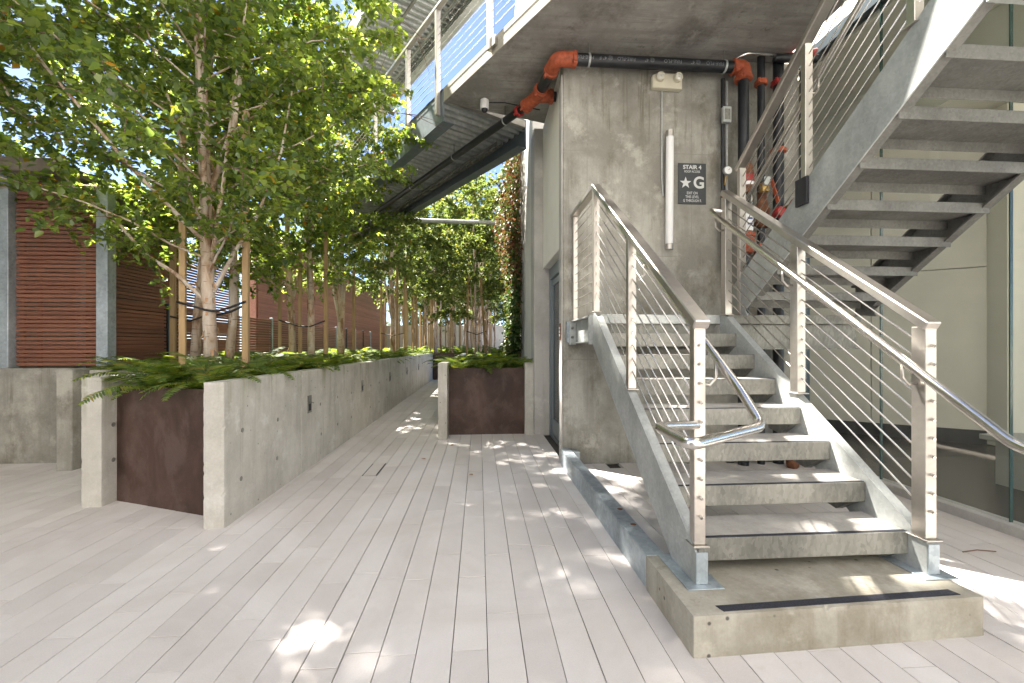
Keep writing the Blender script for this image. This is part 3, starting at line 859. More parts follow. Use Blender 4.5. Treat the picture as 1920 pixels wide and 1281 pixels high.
lb, lbP = bridge("lower_footbridge", "lower steel footbridge with dark corrugated underside reaching from the slab into the trees", (-0.475, 6.085), 8.4, 1.42, 4.83)
tray = MB()
q0 = lbP + bnor * 1.20 + Vector((0, 0, -0.27)) + bdir * 0.4
for s in (-0.05, 0.05):
    tray.bar(q0 + bnor * s, q0 + bnor * s + bdir * 7.6, 0.006, 0.05)
for i in range(38):
    p = q0 + bdir * (0.1 + i * 0.2)
    tray.bar(p - bnor * 0.05, p + bnor * 0.05, 0.05, 0.008)
tray.build("cable_tray", M['galv_dark'], lb)
ub, ubP = bridge("upper_footbridge", "upper galvanized footbridge with pale ribbed underside high above the birch", (1.55, 5.15), 8.2, 1.55, 7.6, True, 0.34, 'galv')
# mirror: the upper bridge lies to the left of its right edge line
ub.location = Vector(ub.location) - bnor * 1.5
lad = MB()
for s in (1.28, 1.46):
    o = ubP + bnor * s + Vector((0, 0, -0.20)); lad.bar(o, o + bdir * 8.1, 0.02, 0.04)
for i in range(54):
    o = ubP + bnor * 1.28 + Vector((0, 0, -0.20)) + bdir * i * 0.15; lad.bar(o, o + bnor * 0.18, 0.03, 0.02)
lad.build("edge_grating", M['galv'], ub)

# railing along slab edge and footbridge
br = thing("edge_railing", "steel cable railing along the slab edge and lower footbridge against the sky", "railing", (-0.5, 6.1, 4.7))
pp = [(0.164, 5.065), (-0.529, 6.171), (-1.065, 7.026), (-1.854, 8.283), (-2.65, 9.55), (-3.45, 10.83), (0.87, 3.94)]
for i, (x, y) in enumerate(pp):
    q = Vector((x, y, 0)) + nn * 0.045
    zb = 4.69 if i in (0, 6) else 4.50
    ax = (bdir, bnor, Vector((0, 0, 1)))
    MB().obox((q.x, q.y, (zb + 5.95) / 2), (0.026, 0.032, (5.95 - zb) / 2), ax, 0.004).build("post", M['stainless'], br)
    if i == 0:
        MB().obox((q.x + 0.03, q.y - 0.06, 4.755), (0.055, 0.012, 0.055), ax, 0.002).build("bolt_plate", M['stainless'], br)
ra = Vector((0.87, 3.94, 5.975)) + nn * 0.045; rbv = Vector((-3.45, 10.83, 5.975)) + nn * 0.045
MB().bar(ra, rbv, 0.075, 0.045, c=0.005).build("top_rail", M['stainless'], br)
for k in range(10):
    z = 4.93 + k * 0.095
    MB().tube([Vector((ra.x, ra.y, z)), Vector((rbv.x, rbv.y, z))], 0.0035, 5).build("cable", M['stainless'], br)
st = tag(MB().tube([(-1.95, 11.35, 4.52), (0.84, 11.45, 4.52)], 0.055, 12).lathe((-1.95, 11.35, 4.52), (1, 0, 0), [(0.085, 0), (0.085, 0.03)], 12).build("steel_strut", M['galv'], None, (-0.6, 11.4, 4.52), smooth='auto'), "horizontal grey pipe strut between the lower footbridge and the vine covered wall", "strut")
st2 = tag(MB().tube([(-2.6, 14.6, 7.2), (0.84, 12.3, 7.2)], 0.06, 12).build("steel_strut", M['galv'], None, (-0.8, 13, 7.2), smooth='auto'), "grey pipe strut high up under the upper footbridge against blue sky", "strut")

# ------------------------------------------------------------------ CONCRETE STEP AND KERB
pad = thing("concrete_step", "thick cast concrete first step block with a dark grip strip along its edge", "step", (1.6, 1.82, 0))
def pad_skew(p):
    u = (p.x - 0.907) / 1.405; v = (p.y - 1.815) / 0.6
    return Vector((p.x + 0.003 * v, p.y + u * 0.047 + (1 - u) * v * -0.05, p.z))
chipped("block", 0.907, 2.312, 1.815, 2.415, -0.02, 0.18, M['pad_conc'], pad, 0.02, 0.006, pad_skew)
MB().prism([(1.055, 1.838, 0.1801), (2.215, 1.882, 0.1801), (2.20, 1.925, 0.1801), (1.04, 1.88, 0.1801)], (0, 0, 0.003)).build("grip_strip", M['strip'], pad)
kb = thing("steel_kerb", "bluish galvanized steel kerb angle running from the step to the concrete wall", "kerb", (0.97, 3.6, 0))
MB().box(0.915, 0.927, 2.362, 4.925, -0.02, 0.172, 0.002).build("face_plate", M['galv_blue'], kb)
MB().box(0.915, 1.02, 2.362, 4.925, 0.1725, 0.182, 0.002).build("top_leg", M['galv_blue'], kb)
MB().box(1.0, 1.11, 4.80, 4.926, 0.005, 0.165, 0.003).build("end_cleat", M['galv_blue'], kb)
rs = MB()
for yy in (3.05, 2.78): rs.lathe((0.99, yy, 0.1825), (0, 0, 1), [(0.02, 0), (0.014, 0.0015)], 9)
rs.build("rust_mark", M['rust'], kb)

# ------------------------------------------------------------------ STAIRS
RUN, RISE = 0.258, 0.18
SLP = RISE / RUN
N0Y, N0Z = 2.15, 0.36
def nose_z(y): return N0Z + (y - N0Y) * SLP

lf_ = thing("lower_stair", "lower galvanized stair flight with thick open treads rising from the concrete step", "stair flight", (1.65, 2.1, 0.18))
def channel(parent, xweb, side, y0, y1, zt_off, zb_off, mat, fl=0.065):
    """sloped C channel; side=-1 flanges to the left"""
    b = MB()
    poly = [(xweb, y0, nose_z(y0) + zt_off), (xweb, y1, nose_z(y1) + zt_off), (xweb, y1, nose_z(y1) + zb_off), (xweb, y0, nose_z(y0) + zb_off)]
    b.prism(poly, (0.01, 0, 0))
    return b
def lower_stringer(xweb, side):
    ya, yb = 2.055, 3.965
    zb0 = 0.186
    yk = N0Y + (zb0 + 0.29 - N0Z) / SLP          # where the sloping underside meets the step
    top = lambda y: nose_z(y) + 0.045
    bot = lambda y: nose_z(y) - 0.29
    poly = [(xweb, ya, zb0), (xweb, ya, top(ya)), (xweb, 3.86, top(3.86)), (xweb, yb, 1.64), (xweb, yb, 1.36), (xweb, N0Y + (1.36 + 0.29 - N0Z) / SLP, 1.36), (xweb, yk, zb0)]
    s = MB().prism(poly, (0.010, 0, 0)).build("stringer", M['galv'], lf_)
    f = MB()
    x0, x1 = xweb + 0.0105, xweb + 0.06
    xc = (x0 + x1) / 2; wd = x1 - x0
    f.bar((xc, ya + 0.02, top(ya + 0.02) - 0.006), (xc, 3.86, top(3.86) - 0.006), wd, 0.012)
    f.bar((xc, yk + 0.01, bot(yk + 0.01) + 0.006), (xc, 3.66, bot(3.66) + 0.006), wd, 0.012)
    f.build("stringer_flange", M['galv'], s)
    MB().box(min(x0, xweb), max(x1, xweb + 0.01), ya - 0.010, ya - 0.0005, zb0, top(ya) - 0.002, 0.002).build("end_plate", M['galv_blue'], s)
    MB().box(xc - 0.095, xc + 0.085, ya - 0.05, ya + 0.32, 0.1805, 0.1855, 0.002).build("base_plate", M['galv_blue'], s)
    return s
lower_stringer(1.036, -1)
lower_stringer(2.236, 1)
def tread(parent, x0, x1, yn, z, up=1, lip=0.115):
    """yn = nosing, up=+1 the flight climbs towards +Y"""
    s = up
    t = MB()
    Y = lambda d: yn + s * d
    def bx(d0, d1, z0, z1, xx0=x0, xx1=x1):
        ya, yb = sorted((Y(d0), Y(d1)))
        return (xx0, xx1, ya, yb, z0, z1)
    t.box(*bx(0, 0.006, z - lip, z - 0.001), 0.002)
    t.box(*bx(0.0065, 0.284, z - 0.052, z - 0.046))
    t.box(*bx(0.2845, 0.290, z - (0.075 if up < 0 else 0.06), z - 0.001), 0.002)
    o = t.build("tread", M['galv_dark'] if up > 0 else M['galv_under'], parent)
    MB().box(*bx(0.0275, 0.284, z - 0.0455, z), 0.001).build("tread_infill", M['fill_conc'], o)
    MB().box(*bx(0.0065, 0.027, z - 0.0455, z + 0.0015), 0.001).build("nosing", M['strip'], o)
    return o
for k in range(7):
    yn = N0Y + RUN * k; z = N0Z + RISE * k
    tr = tread(lf_, 1.0985, 2.2355, yn, z)
    # triangular cleat under each tread end, seen against the right stringer
    MB().prism([(2.19, yn + 0.02, z - 0.116), (2.19, yn + 0.28, z - 0.062), (2.19, yn + 0.28, z - 0.19), (2.19, yn + 0.16, z - 0.21)], (0.045, 0, 0)).build("cleat", M['galv_dark'], tr)

ld = thing("stair_landing", "half way steel landing bolted to the concrete wall between the two flights", "landing", (2.3, 4.4, 1.62))
MB().box(1.03, 3.62, 4.03, 4.90, 1.600, 1.612, 0.002).build("deck_plate", M['galv_dark'], ld)
MB().box(1.04, 3.61, 4.032, 4.89, 1.6125, 1.622).build("infill", M['fill_conc'], ld)
MB().box(1.10, 2.235, 3.956, 4.03, 1.535, 1.618, 0.003).build("nosing_channel", M['galv'], ld)
MB().box(1.10, 3.62, 4.0, 4.028, 1.30, 1.534, 0.003).box(1.10, 3.62, 3.94, 3.998, 1.30, 1.312).build("front_channel", M['galv_dark'], ld)
MB().box(2.30, 3.62, 3.94, 4.028, 1.5355, 1.62, 0.003).build("front_lip", M['galv_dark'], ld)
sc_ = MB().box(1.075, 1.087, 4.0, 4.84, 1.36, 1.615).box(1.02, 1.0745, 4.0, 4.84, 1.36, 1.373).box(1.02, 1.0745, 4.0, 4.84, 1.602, 1.615).build("side_channel", M['galv'], ld)
for yy in (3.985, 4.842):
    e = MB().box(1.0, 1.074, yy, yy + 0.012, 1.345, 1.60, 0.002).build("bolt_plate", M['galv'], ld)
    for zz in (1.43, 1.53):
        MB().lathe((1.032, yy + (0.012 if yy < 4.5 else -0.0), zz), (0, 1 if yy < 4.5 else -1, 0), [(0.017, 0), (0.017, 0.016), (0.010, 0.017), (0.010, 0.032)], 6).build("bolt", M['galv_dark'], e)
MB().box(0.975, 1.075, 4.856, 4.9285, 1.37, 1.605, 0.003).build("wall_bracket", M['galv_blue'], ld)

uf = thing("upper_stair", "upper galvanized stair flight seen from below, climbing from the landing over the camera's right", "stair flight", (3.0, 3.9, 1.62))
def unose(y): return 1.80 + (3.93 - y) * SLP
def upper_stringer(xweb, left):
    ya, yb = 3.99, 1.90
    top = lambda y: unose(y) + 0.125
    bot = lambda y: unose(y) - 0.24
    poly = [(xweb, ya, top(ya)), (xweb, yb, top(yb)), (xweb, yb, bot(yb)), (xweb, 3.80, bot(3.80)), (xweb, 3.76, 1.60), (xweb, ya, 1.625)]
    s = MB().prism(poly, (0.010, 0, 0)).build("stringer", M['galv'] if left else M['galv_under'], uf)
    f = MB()
    x0, x1 = (xweb + 0.0105, xweb + 0.07) if left else (xweb - 0.06, xweb - 0.0005)
    xc = (x0 + x1) / 2; wd = x1 - x0
    f.bar((xc, ya - .02, top(ya - .02) - 0.007), (xc, yb, top(yb) - 0.007), wd, 0.013)
    f.bar((xc, 3.74, bot(3.74) + 0.007), (xc, yb, bot(yb) + 0.007), wd, 0.013)
    f.build("stringer_flange", M['galv_under'], s)
    return s
upper_stringer(2.375, True)
upper_stringer(3.60, False)
for k in range(7):
    tread(uf, 2.386, 3.599, 3.93 - RUN * k, 1.80 + RISE * k, -1, 0.115)
MB().box(2.36, 3.70, 1.86, 1.898, 2.93, 3.055, 0.004).build("top_beam", M['galv'], uf)
MB().box(2.30, 3.70, 0.75, 1.858, 3.0, 3.06, 0.004).build("top_landing", M['girder'], uf)

# guardrails
def guardrail(root, x, posts, side, ytop, cables=10, top_a=None, top_b=None, cab_ends=None, post_w=(0.058, 0.05)):
    for (y, zb, zt) in posts:
        p = MB().box(x - post_w[0] / 2, x + post_w[0] / 2, y - post_w[1] / 2, y + post_w[1] / 2, zb, zt, 0.003).build("post", M['stainless'], root)
        MB().box(x - post_w[0] / 2 - 0.012, x + post_w[0] / 2 + 0.012, y - post_w[1] / 2 - 0.02, y + post_w[1] / 2 + 0.02, zb - 0.008, zb - 0.0005, 0.002).build("foot_plate", M['stainless'], p)
    MB().bar(top_a, top_b, 0.08, 0.048, c=0.006).build("top_rail", M['stainless'], root)
    ya, yb = cab_ends
    A = Vector(top_a); B = Vector(top_b)
    zat = lambda y: A.z + (B.z - A.z) * (y - A.y) / (B.y - A.y)
    for i in range(cables):
        dz = 0.125 + i * 0.0925
        MB().tube([(x, ya, zat(ya) - dz), (x, yb, zat(yb) - dz)], 0.0048, 6).build("cable", M['polished'], root, smooth=True)
    # swaged cable ends standing proud of the lowest post
    dirv = Vector((0, ya - yb, zat(ya) - zat(yb))).normalized()
    for i in range(cables):
        f = MB(); q = Vector((x, ya - math.copysign(post_w[1] / 2, yb - ya), zat(ya) - 0.125 - i * 0.0925))
        f.tube([q, q + Vector((0, dirv.y * 0.022, dirv.z * 0.010))], 0.008, 8)
        f.build("cable_end", M['polished'], root, smooth='auto')
    return zat

def bracket(parent, xp, y, zr, xh):
    MB().tube([(xp, y, zr - 0.13), (xp + (xh - xp) * 0.55, y, zr - 0.135), (xh, y, zr - 0.10), (xh, y, zr - 0.02)], 0.008, 7).build("bracket", M['stainless'], parent, smooth=True)

def bent(pts, r=0.05, n=5):
    """round the corners of a polyline"""
    P = [Vector(p) for p in pts]; out = [P[0]]
    for i in range(1, len(P) - 1):
        a = (P[i - 1] - P[i]); b = (P[i + 1] - P[i])
        rr = min(r, a.length * 0.45, b.length * 0.45)
        p0 = P[i] + a.normalized() * rr; p1 = P[i] + b.normalized() * rr
        for k in range(n + 1):
            t = k / n
            out.append((1 - t) ** 2 * p0 + 2 * t * (1 - t) * P[i] + t * t * p1)
    out.append(P[-1]); return out

RS = 0.703
rz = lambda y: 1.46 + (y - 2.1) * RS          # centre line of the top rail
gl = thing("guardrail", "left stainless cable guardrail with looped handrail end beside the walk", "guardrail", (1.07, 2.1, 0.36))
guardrail(gl, 1.07, [(2.10, 0.362, rz(2.1) - 0.03), (3.05, 1.03, rz(3.05) - 0.03), (3.99, 1.645, rz(3.99) - 0.03)], 1, 0, 10, (1.07, 2.055, rz(2.055)), (1.07, 4.0, rz(4.0)), (2.10, 3.99))
MB().bar((1.07, 4.004, rz(4.0)), (1.07, 4.925, rz(4.0)), 0.08, 0.048, c=0.006).build("return_rail", M['stainless'], gl)
MB().box(1.045, 1.095, 4.85, 4.90, 1.625, rz(4.0) - 0.027, 0.003).build("post", M['stainless'], gl)
for i in range(11):
    z = rz(4.0) - 0.11 - i * 0.0935
    MB().tube([(1.07, 4.0, z), (1.07, 4.87, z)], 0.004, 5).build("cable", M['stainless'], gl)
hz = lambda y: 1.48 + 0.70 * (y - 2.4)
hl = MB().tube(bent([(1.17, 3.95, hz(3.95)), (1.19, 1.93, hz(1.93) - 0.03), (1.205, 1.80, 0.985), (0.74, 1.50, 0.98), (0.755, 1.83, 0.985), (1.05, 2.07, 0.945)], 0.06, 6), 0.0215, 14).build("handrail", M['polished'], gl, smooth='auto')
for y in (2.1, 3.05, 3.95): bracket(hl, 1.098, y + 0.01, hz(y), 1.17)

gr = thing("guardrail", "right stainless cable guardrail with long handrail running out of the picture", "guardrail", (2.265, 2.1, 0.36))
guardrail(gr, 2.262, [(2.095, 0.36, rz(2.095) - 0.03), (2.99, 1.0, rz(2.99) - 0.03), (3.90, 1.62, rz(3.9) - 0.03)], -1, 0, 10, (2.262, 2.05, rz(2.05)), (2.262, 3.93, rz(3.93)), (2.095, 3.90), (0.062, 0.075))
hr = MB().tube(bent([(2.255, 3.93, hz(3.93) + 0.02), (2.13, 3.97, hz(3.97) + 0.02), (2.15, 3.86, hz(3.86)), (2.16, 1.62, 0.915), (2.16, 1.28, 0.905)], 0.06, 6), 0.0225, 14).build("handrail", M['polished'], gr, smooth='auto')
for y in (2.095, 2.99, 3.88): bracket(hr, 2.232, y + 0.01, hz(y), 2.155)

gu = thing("guardrail", "upper flight stainless cable guardrail climbing steeply past the orange pipe fittings", "guardrail", (2.40, 3.9, 1.62))
uz = lambda y: 2.985 + (3.89 - y) * 0.72
guardrail(gu, 2.40, [(3.89, 1.625, uz(3.89) - 0.03), (3.08, 2.52, uz(3.08) - 0.03), (2.27, 3.10, uz(2.27) - 0.03)], 1, 0, 11, (2.40, 3.93, uz(3.93)), (2.40, 2.0, uz(2.0)), (3.89, 2.1))
MB().box(2.352, 2.374, 3.02, 3.14, 2.36, 2.56, 0.004).build("side_clamp", M['black'], gu)
hu = MB().tube(bent([(2.43, 3.99, uz(3.95) - 0.32), (2.49, 3.92, uz(3.92) - 0.25), (2.49, 2.05, uz(2.05) - 0.25)], 0.05), 0.0215, 12).build("handrail", M['stainless'], gu, smooth='auto')
for y in (3.88, 3.08): bracket(hu, 2.43, y, uz(y) - 0.25, 2.49)

# ------------------------------------------------------------------ FIRE PIPES
def coupling(b, c, axis, r=0.086, w_=0.055):
    axis = Vector(axis).normalized()
    b.lathe(Vector(c) - axis * w_ / 2, axis, [(r * 0.86, 0), (r, w_ * 0.15), (r, w_ * 0.85), (r * 0.86, w_)], 18)
    u = axis.orthogonal().normalized()
    for s in (-1, 1):
        q = Vector(c) + u * s * (r + 0.012)
        b.obox(q, (0.018, 0.014, w_ * 0.42), (u, axis.cross(u), axis), 0.004)
pr_ = 0.064
fh = thing("fire_pipe", "black horizontal sprinkler pipe with white stencilled print under the slab", "pipe", (1.95, 4.77, 4.46))
MB().tube([(1.02, 4.77, 4.46), (2.86, 4.77, 4.46)], pr_, 20).build("pipe", M['black_pipe'], fh, smooth='auto')
for xx in (1.20, 2.74):
    MB().tube([(xx, 4.77, 4.40 + .0), (xx, 4.77, 4.649)], 0.006, 6).build("hanger_rod", M['galv_dark'], fh)
    hg = MB()
    hg.lathe((xx - 0.011, 4.77, 4.46), (1, 0, 0), [(pr_ + 0.002, 0), (pr_ + 0.006, 0.001), (pr_ + 0.006, 0.021), (pr_ + 0.002, 0.022)], 20)
    hg.build("hanger_band", M['galv'], fh, smooth='auto')
for xx, s in ((1.14, "FIRE-FLO"), (1.375, "\u2295 4\" F"), (1.60, "FIRE-FLO"), (1.86, "\u2295 4\""), (2.12, "FIRE-FLO"), (2.38, "\u2295 4\""), (2.60, "FIRE-FLO")):
    s2 = s.replace("\u2295", "@")
    text_obj("print", s2, 0.052, (xx, 4.77 - pr_ - 0.0012, 4.452), (R(90), R(180), 0), M['pipe_print'], fh, False, 'CENTER', 1.0, 0.0004)
el = tag(MB(), None) if False else None
oe = thing("pipe_elbow", "orange grooved elbow fitting at the left corner of the black pipe", "pipe fitting", (0.86, 4.77, 4.46))
eb = MB().tube(bent([(1.02, 4.77, 4.46), (0.845, 4.77, 4.46), (0.82, 4.96, 4.46)], 0.12, 8), 0.078, 18)
coupling(eb, (1.035, 4.77, 4.46), (1, 0, 0)); coupling(eb, (0.818, 4.98, 4.46), (-0.1, 1, 0), 0.088)
eb.build("elbow_body", M['orange'], oe, smooth='auto')
otee = thing("pipe_tee", "orange tee fitting below the elbow where the pipe turns along the footbridge", "pipe fitting", (0.75, 5.5, 4.46))
MB().tube([(0.81, 5.0, 4.46), (0.755, 5.36, 4.46)], 0.064, 16).build("pipe_stub", M['black_pipe'], otee, smooth='auto')
tb = MB()
tb.tube(bent([(0.76, 5.32, 4.46), (0.735, 5.50, 4.46), (0.62, 5.70, 4.45)], 0.06, 4), 0.080, 18)
tb.tube([(0.735, 5.50, 4.46), (0.90, 5.50, 4.46)], 0.076, 16)
coupling(tb, (0.757, 5.37, 4.46), (-0.15, 1, 0), 0.092); coupling(tb, (0.90, 5.50, 4.46), (1, 0, 0), 0.09); coupling(tb, (0.615, 5.71, 4.45), (-0.53, 0.85, 0), 0.09)
tb.build("tee_body", M['orange'], otee, smooth='auto')
MB().tube([(0.92, 5.50, 4.46), (1.10, 5.50, 4.46)], 0.058, 14).build("pipe_stub", M['black_pipe'], otee, smooth='auto')
bp = thing("fire_pipe", "long black sprinkler pipe slung under the lower footbridge", "pipe", (0.0, 6.6, 4.44))
p0 = Vector((0.60, 5.735, 4.445)); p1 = p0 + bdir * 7.4
MB().tube([p0, p1], 0.052, 14).build("pipe", M['black_pipe'], bp, smooth='auto')
rg = MB(); coupling(rg, p0 + bdir * 0.13, bdir, 0.074, 0.05); rg.build("reducer", M['red'], bp, smooth='auto')
for t in (0.45, 1.9, 3.6):
    q = p0 + bdir * t
    MB().tube([q - Vector((0, 0, 0.05)), Vector((q.x, q.y, 4.66))], 0.005, 6).build("hanger_rod", M['black'], bp)
    MB().lathe(q - bdir * 0.01, bdir, [(0.053, 0), (0.057, 0.002), (0.057, 0.018), (0.053, 0.02)], 16).build("hanger_band", M['galv'], bp, smooth='auto')

rs1 = thing("riser_pipe", "thick black riser pipe under the orange elbow with red and white labelled valve", "pipe", (2.96, 4.76, 0))
MB().tube([(2.96, 4.76, 0.0), (2.96, 4.76, 4.33)], 0.058, 16).build("pipe", M['black_pipe'], rs1, smooth='auto')
e2 = MB().tube(bent([(2.86, 4.77, 4.46), (2.96, 4.765, 4.46), (2.96, 4.76, 4.34)], 0.07, 6), 0.078, 18)
coupling(e2, (2.855, 4.77, 4.46), (1, 0, 0)); coupling(e2, (2.96, 4.76, 4.33), (0, 0, 1), 0.094)
e2.build("elbow_body", M['orange'], rs1, smooth='auto')
vv = MB().lathe((2.96, 4.70, 3.02), (0, 0, 1), [(0.06, 0), (0.075, 0.02), (0.075, 0.10), (0.074, 0.22), (0.06, 0.30), (0.035, 0.36), (0.02, 0.40), (0.02, 0.46)], 16).build("valve_body", M['rust'], rs1, smooth='auto')
MB().lathe((2.96, 4.70, 3.14), (0, 0, 1), [(0.077, 0), (0.077, 0.075)], 16).build("red_label", M['red'], vv, smooth='auto')
MB().lathe((2.96, 4.70, 3.10), (0, 0, 1), [(0.0765, 0), (0.0765, 0.038)], 16).build("white_label", M['white_plastic'], vv, smooth='auto')
MB().lathe((2.96, 4.70, 3.47), (0, 0, 1), [(0.022, 0), (0.022, 0.05)], 10).build("cap", M['red'], vv)
v2 = MB().lathe((2.96, 4.70, 2.60), (0, 0, 1), [(0.063, 0), (0.066, 0.01), (0.066, 0.27), (0.063, 0.28)], 16).build("label_wrap", M['white_plastic'], rs1, smooth='auto')
for zz in (2.66, 2.72, 2.80): MB().box(2.93, 2.985, 4.631, 4.634, zz, zz + 0.02).build("print", M['blue_print'], v2)
v3 = MB().lathe((2.96, 4.70, 2.36), (0, 0, 1), [(0.05, 0), (0.085, 0.04), (0.092, 0.11), (0.075, 0.19), (0.065, 0.23)], 16)
coupling(v3, (2.96, 4.70, 2.56), (0, 0, 1), 0.085)
v3.build("check_valve", M['orange'], rs1, smooth='auto')

rs2 = thing("riser_pipe", "second black riser pipe with a rusty flanged valve and orange lever", "pipe", (3.18, 4.78, 0))
MB().tube([(3.18, 4.78, 0.0), (3.18, 4.78, 4.60)], 0.040, 14).build("pipe", M['black_pipe'], rs2, smooth='auto')
c2 = MB(); coupling(c2, (3.18, 4.78, 4.30), (0, 0, 1), 0.068, 0.06); c2.build("coupling", M['orange'], rs2, smooth='auto')
c3 = MB(); coupling(c3, (3.18, 4.78, 2.42), (0, 0, 1), 0.075, 0.12); c3.build("coupling", M['orange'], rs2, smooth='auto')
v4 = MB().lathe((3.18, 4.76, 2.66), (0, 0, 1), [(0.06, 0), (0.085, 0.03), (0.085, 0.06), (0.06, 0.09), (0.07, 0.16), (0.085, 0.20), (0.06, 0.23), (0.045, 0.38)], 14).build("valve_body", M['rust'], rs2, smooth='auto')
MB().lathe((3.16, 4.70, 3.04), (0, 0, 1), [(0.05, 0), (0.055, 0.02), (0.05, 0.10)], 8).build("brass_bonnet", M['brass'], v4)
MB().bar((3.19, 4.62, 3.16), (3.255, 4.60, 2.90), 0.012, 0.05, (0, -1, 0), 0.003).build("lever", M['orange'], v4)
MB().box(3.12, 3.19, 4.63, 4.64, 3.10, 3.19, 0.002).build("tag_plate", M['galv'], v4)

rs3 = thing("riser_pipe", "third black riser pipe half hidden behind the upper stair cables", "pipe", (3.40, 4.80, 0))
MB().tube([(3.40, 4.80, 0.0), (3.40, 4.80, 4.62)], 0.058, 16).build("pipe", M['black_pipe'], rs3, smooth='auto')
for zz in (3.55, 4.32):
    c4 = MB(); coupling(c4, (3.40, 4.80, zz), (0, 0, 1), 0.082); c4.build("coupling", M['orange'] if zz < 4 else M['red'], rs3, smooth='auto')
for (x, y, z) in ((3.25, 4.55, 2.78), (3.48, 4.60, 2.90)):
    hc = thing("hose_cap", "left red round hose cap on the hose valve" if x < 3.4 else "right red round hose cap partly behind the stringer", "valve cap", (x, y, z))
    MB().lathe((x, y + 0.10, z), (0, -1, 0), [(0.03, 0), (0.045, 0.02), (0.045, 0.06), (0.062, 0.062), (0.066, 0.09), (0.05, 0.125), (0.02, 0.135)], 14).build("cap", M['red'], hc, smooth='auto')
    MB().tube([(x, y + 0.095, z), (x, y + 0.24, z)], 0.025, 10).build("outlet", M['brass'], hc, smooth='auto')
    MB().tube([(x, y + 0.05, z - 0.06), (x + 0.01, y + 0.05, z - 0.14)], 0.008, 6).build("chain", M['black'], hc)

rs4 = thing("drain_pipe", "thin black test pipe with round white pressure gauge and junction box left of the risers", "pipe", (2.80, 4.80, 0))
MB().tube([(2.775, 4.86, 2.2), (2.775, 4.86, 4.38)], 0.022, 10).build("pipe", M['black_pipe'], rs4, smooth='auto')
MB().tube([(2.83, 4.87, 2.0), (2.83, 4.87, 4.36)], 0.012, 8).build("conduit", M['galv'], rs4, smooth='auto')
jb = MB().box(2.75, 2.845, 4.80, 4.848, 3.86, 4.04, 0.005).build("junction_box", M['galv'], rs4)
MB().box(2.765, 2.83, 4.796, 4.7995, 3.89, 4.01, 0.001).build("cover_plate", M['galv_dark'], jb)
gg = MB().lathe((2.785, 4.80, 3.30), (0, -1, 0.05), [(0.045, 0), (0.05, 0.008), (0.05, 0.03), (0.045, 0.035)], 20).build("gauge", M['galv'], rs4, smooth='auto')
MB().lathe((2.785, 4.7645, 3.3018), (0, -1, 0.05), [(0.042, 0), (0.042, 0.0015)], 20).build("dial", M['white_plastic'], gg)
MB().bar((2.785, 4.7610, 3.302), (2.805, 4.7610, 3.318), 0.004, 0.001, (0, -1, 0)).build("needle", M['black'], gg)
MB().tube([(2.785, 4.81, 3.25), (2.785, 4.83, 3.16)], 0.012, 8).build("gauge_stem", M['brass'], rs4)
MB().lathe((2.785, 4.83, 3.02), (0, -1, 0), [(0.03, 0), (0.058, 0.02), (0.058, 0.06), (0.03, 0.08)], 14).build("red_wheel", M['red'], rs4, smooth='auto')
ov = thing("overhead_pipe", "cluster of dark red overhead pipe and chrome tube in the ceiling corner", "pipe", (3.2, 4.8, 4.55))
MB().tube(bent([(2.80, 4.82, 4.52), (2.95, 4.70, 4.58), (3.25, 4.72, 4.585), (3.6, 4.75, 4.56)], 0.08), 0.014, 8).build("chrome_tube", M['polished'], ov, smooth='auto')
MB().tube(bent([(3.40, 4.80, 4.60), (3.52, 4.70, 4.56), (3.70, 4.60, 4.55)], 0.06), 0.05, 12).build("pipe", M['red'], ov, smooth='auto')
MB().tube([(3.28, 4.70, 4.54), (3.72, 4.62, 4.50)], 0.045, 12).build("pipe", M['black_pipe'], ov, smooth='auto')
bk = thing("red_bucket_valve", "small rusty red cap standing on the pavers beneath the stairs", "valve cap", (3.40, 4.62, 0))
MB().lathe((3.42, 4.60, 0.0), (0, 0, 1), [(0.05, 0), (0.065, 0.02), (0.065, 0.07), (0.04, 0.10)], 12).build("cap", M['rust'], bk, smooth='auto')

# ------------------------------------------------------------------ WALL FITTINGS
em = thing("emergency_light", "cream twin-head emergency light on the concrete wall below the black pipe", "emergency light", (2.12, 4.9, 4.32))
bx = [(1.952, 4.93, 4.25), (2.298, 4.93, 4.24), (2.298, 4.93, 4.37), (2.22, 4.93, 4.415), (2.03, 4.93, 4.42), (1.952, 4.93, 4.39)]
body = MB().prism([(x, y - 0.001, z) for x, y, z in bx], (0, -0.075, 0)).build("housing", M['cream'], em)
bvm = body.modifiers.new("bevel", 'BEVEL'); bvm.width = 0.012; bvm.segments = 2; bvm.limit_method = 'ANGLE'
for xx in (2.035, 2.235):
    h = MB().lathe((xx, 4.853, 4.358), (0.12 * (1 if xx > 2.1 else -1), -1, -0.1), [(0.05, 0), (0.052, 0.02), (0.046, 0.045), (0.036, 0.046), (0.034, 0.036)], 20).build("lamp_head", M['cream'], em, smooth='auto')
    MB().lathe((xx + (0.005 if xx > 2.1 else -0.005), 4.815, 4.354), (0, -1, -0.1), [(0.033, 0), (0.03, 0.004), (0.012, 0.007)], 16).build("lens", M['lens'], h, smooth='auto')
    MB().lathe((xx + (0.005 if xx > 2.1 else -0.005), 4.8075, 4.353), (0, -1, -0.1), [(0.009, 0), (0.006, 0.004)], 10).build("bulb", M['stainless'], h)
cd = tag(MB().tube([(2.085, 4.918, 4.245), (2.085, 4.918, 3.25), (2.10, 4.918, 3.05)], 0.0095, 8).lathe((2.085, 4.918, 4.02), (0, 0, 1), [(0.013, 0), (0.013, 0.03)], 8).build("conduit", M['galv'], None, (2.085, 4.92, 3.05), smooth='auto'), "thin grey conduit dropping from the emergency light down the concrete wall", "conduit")
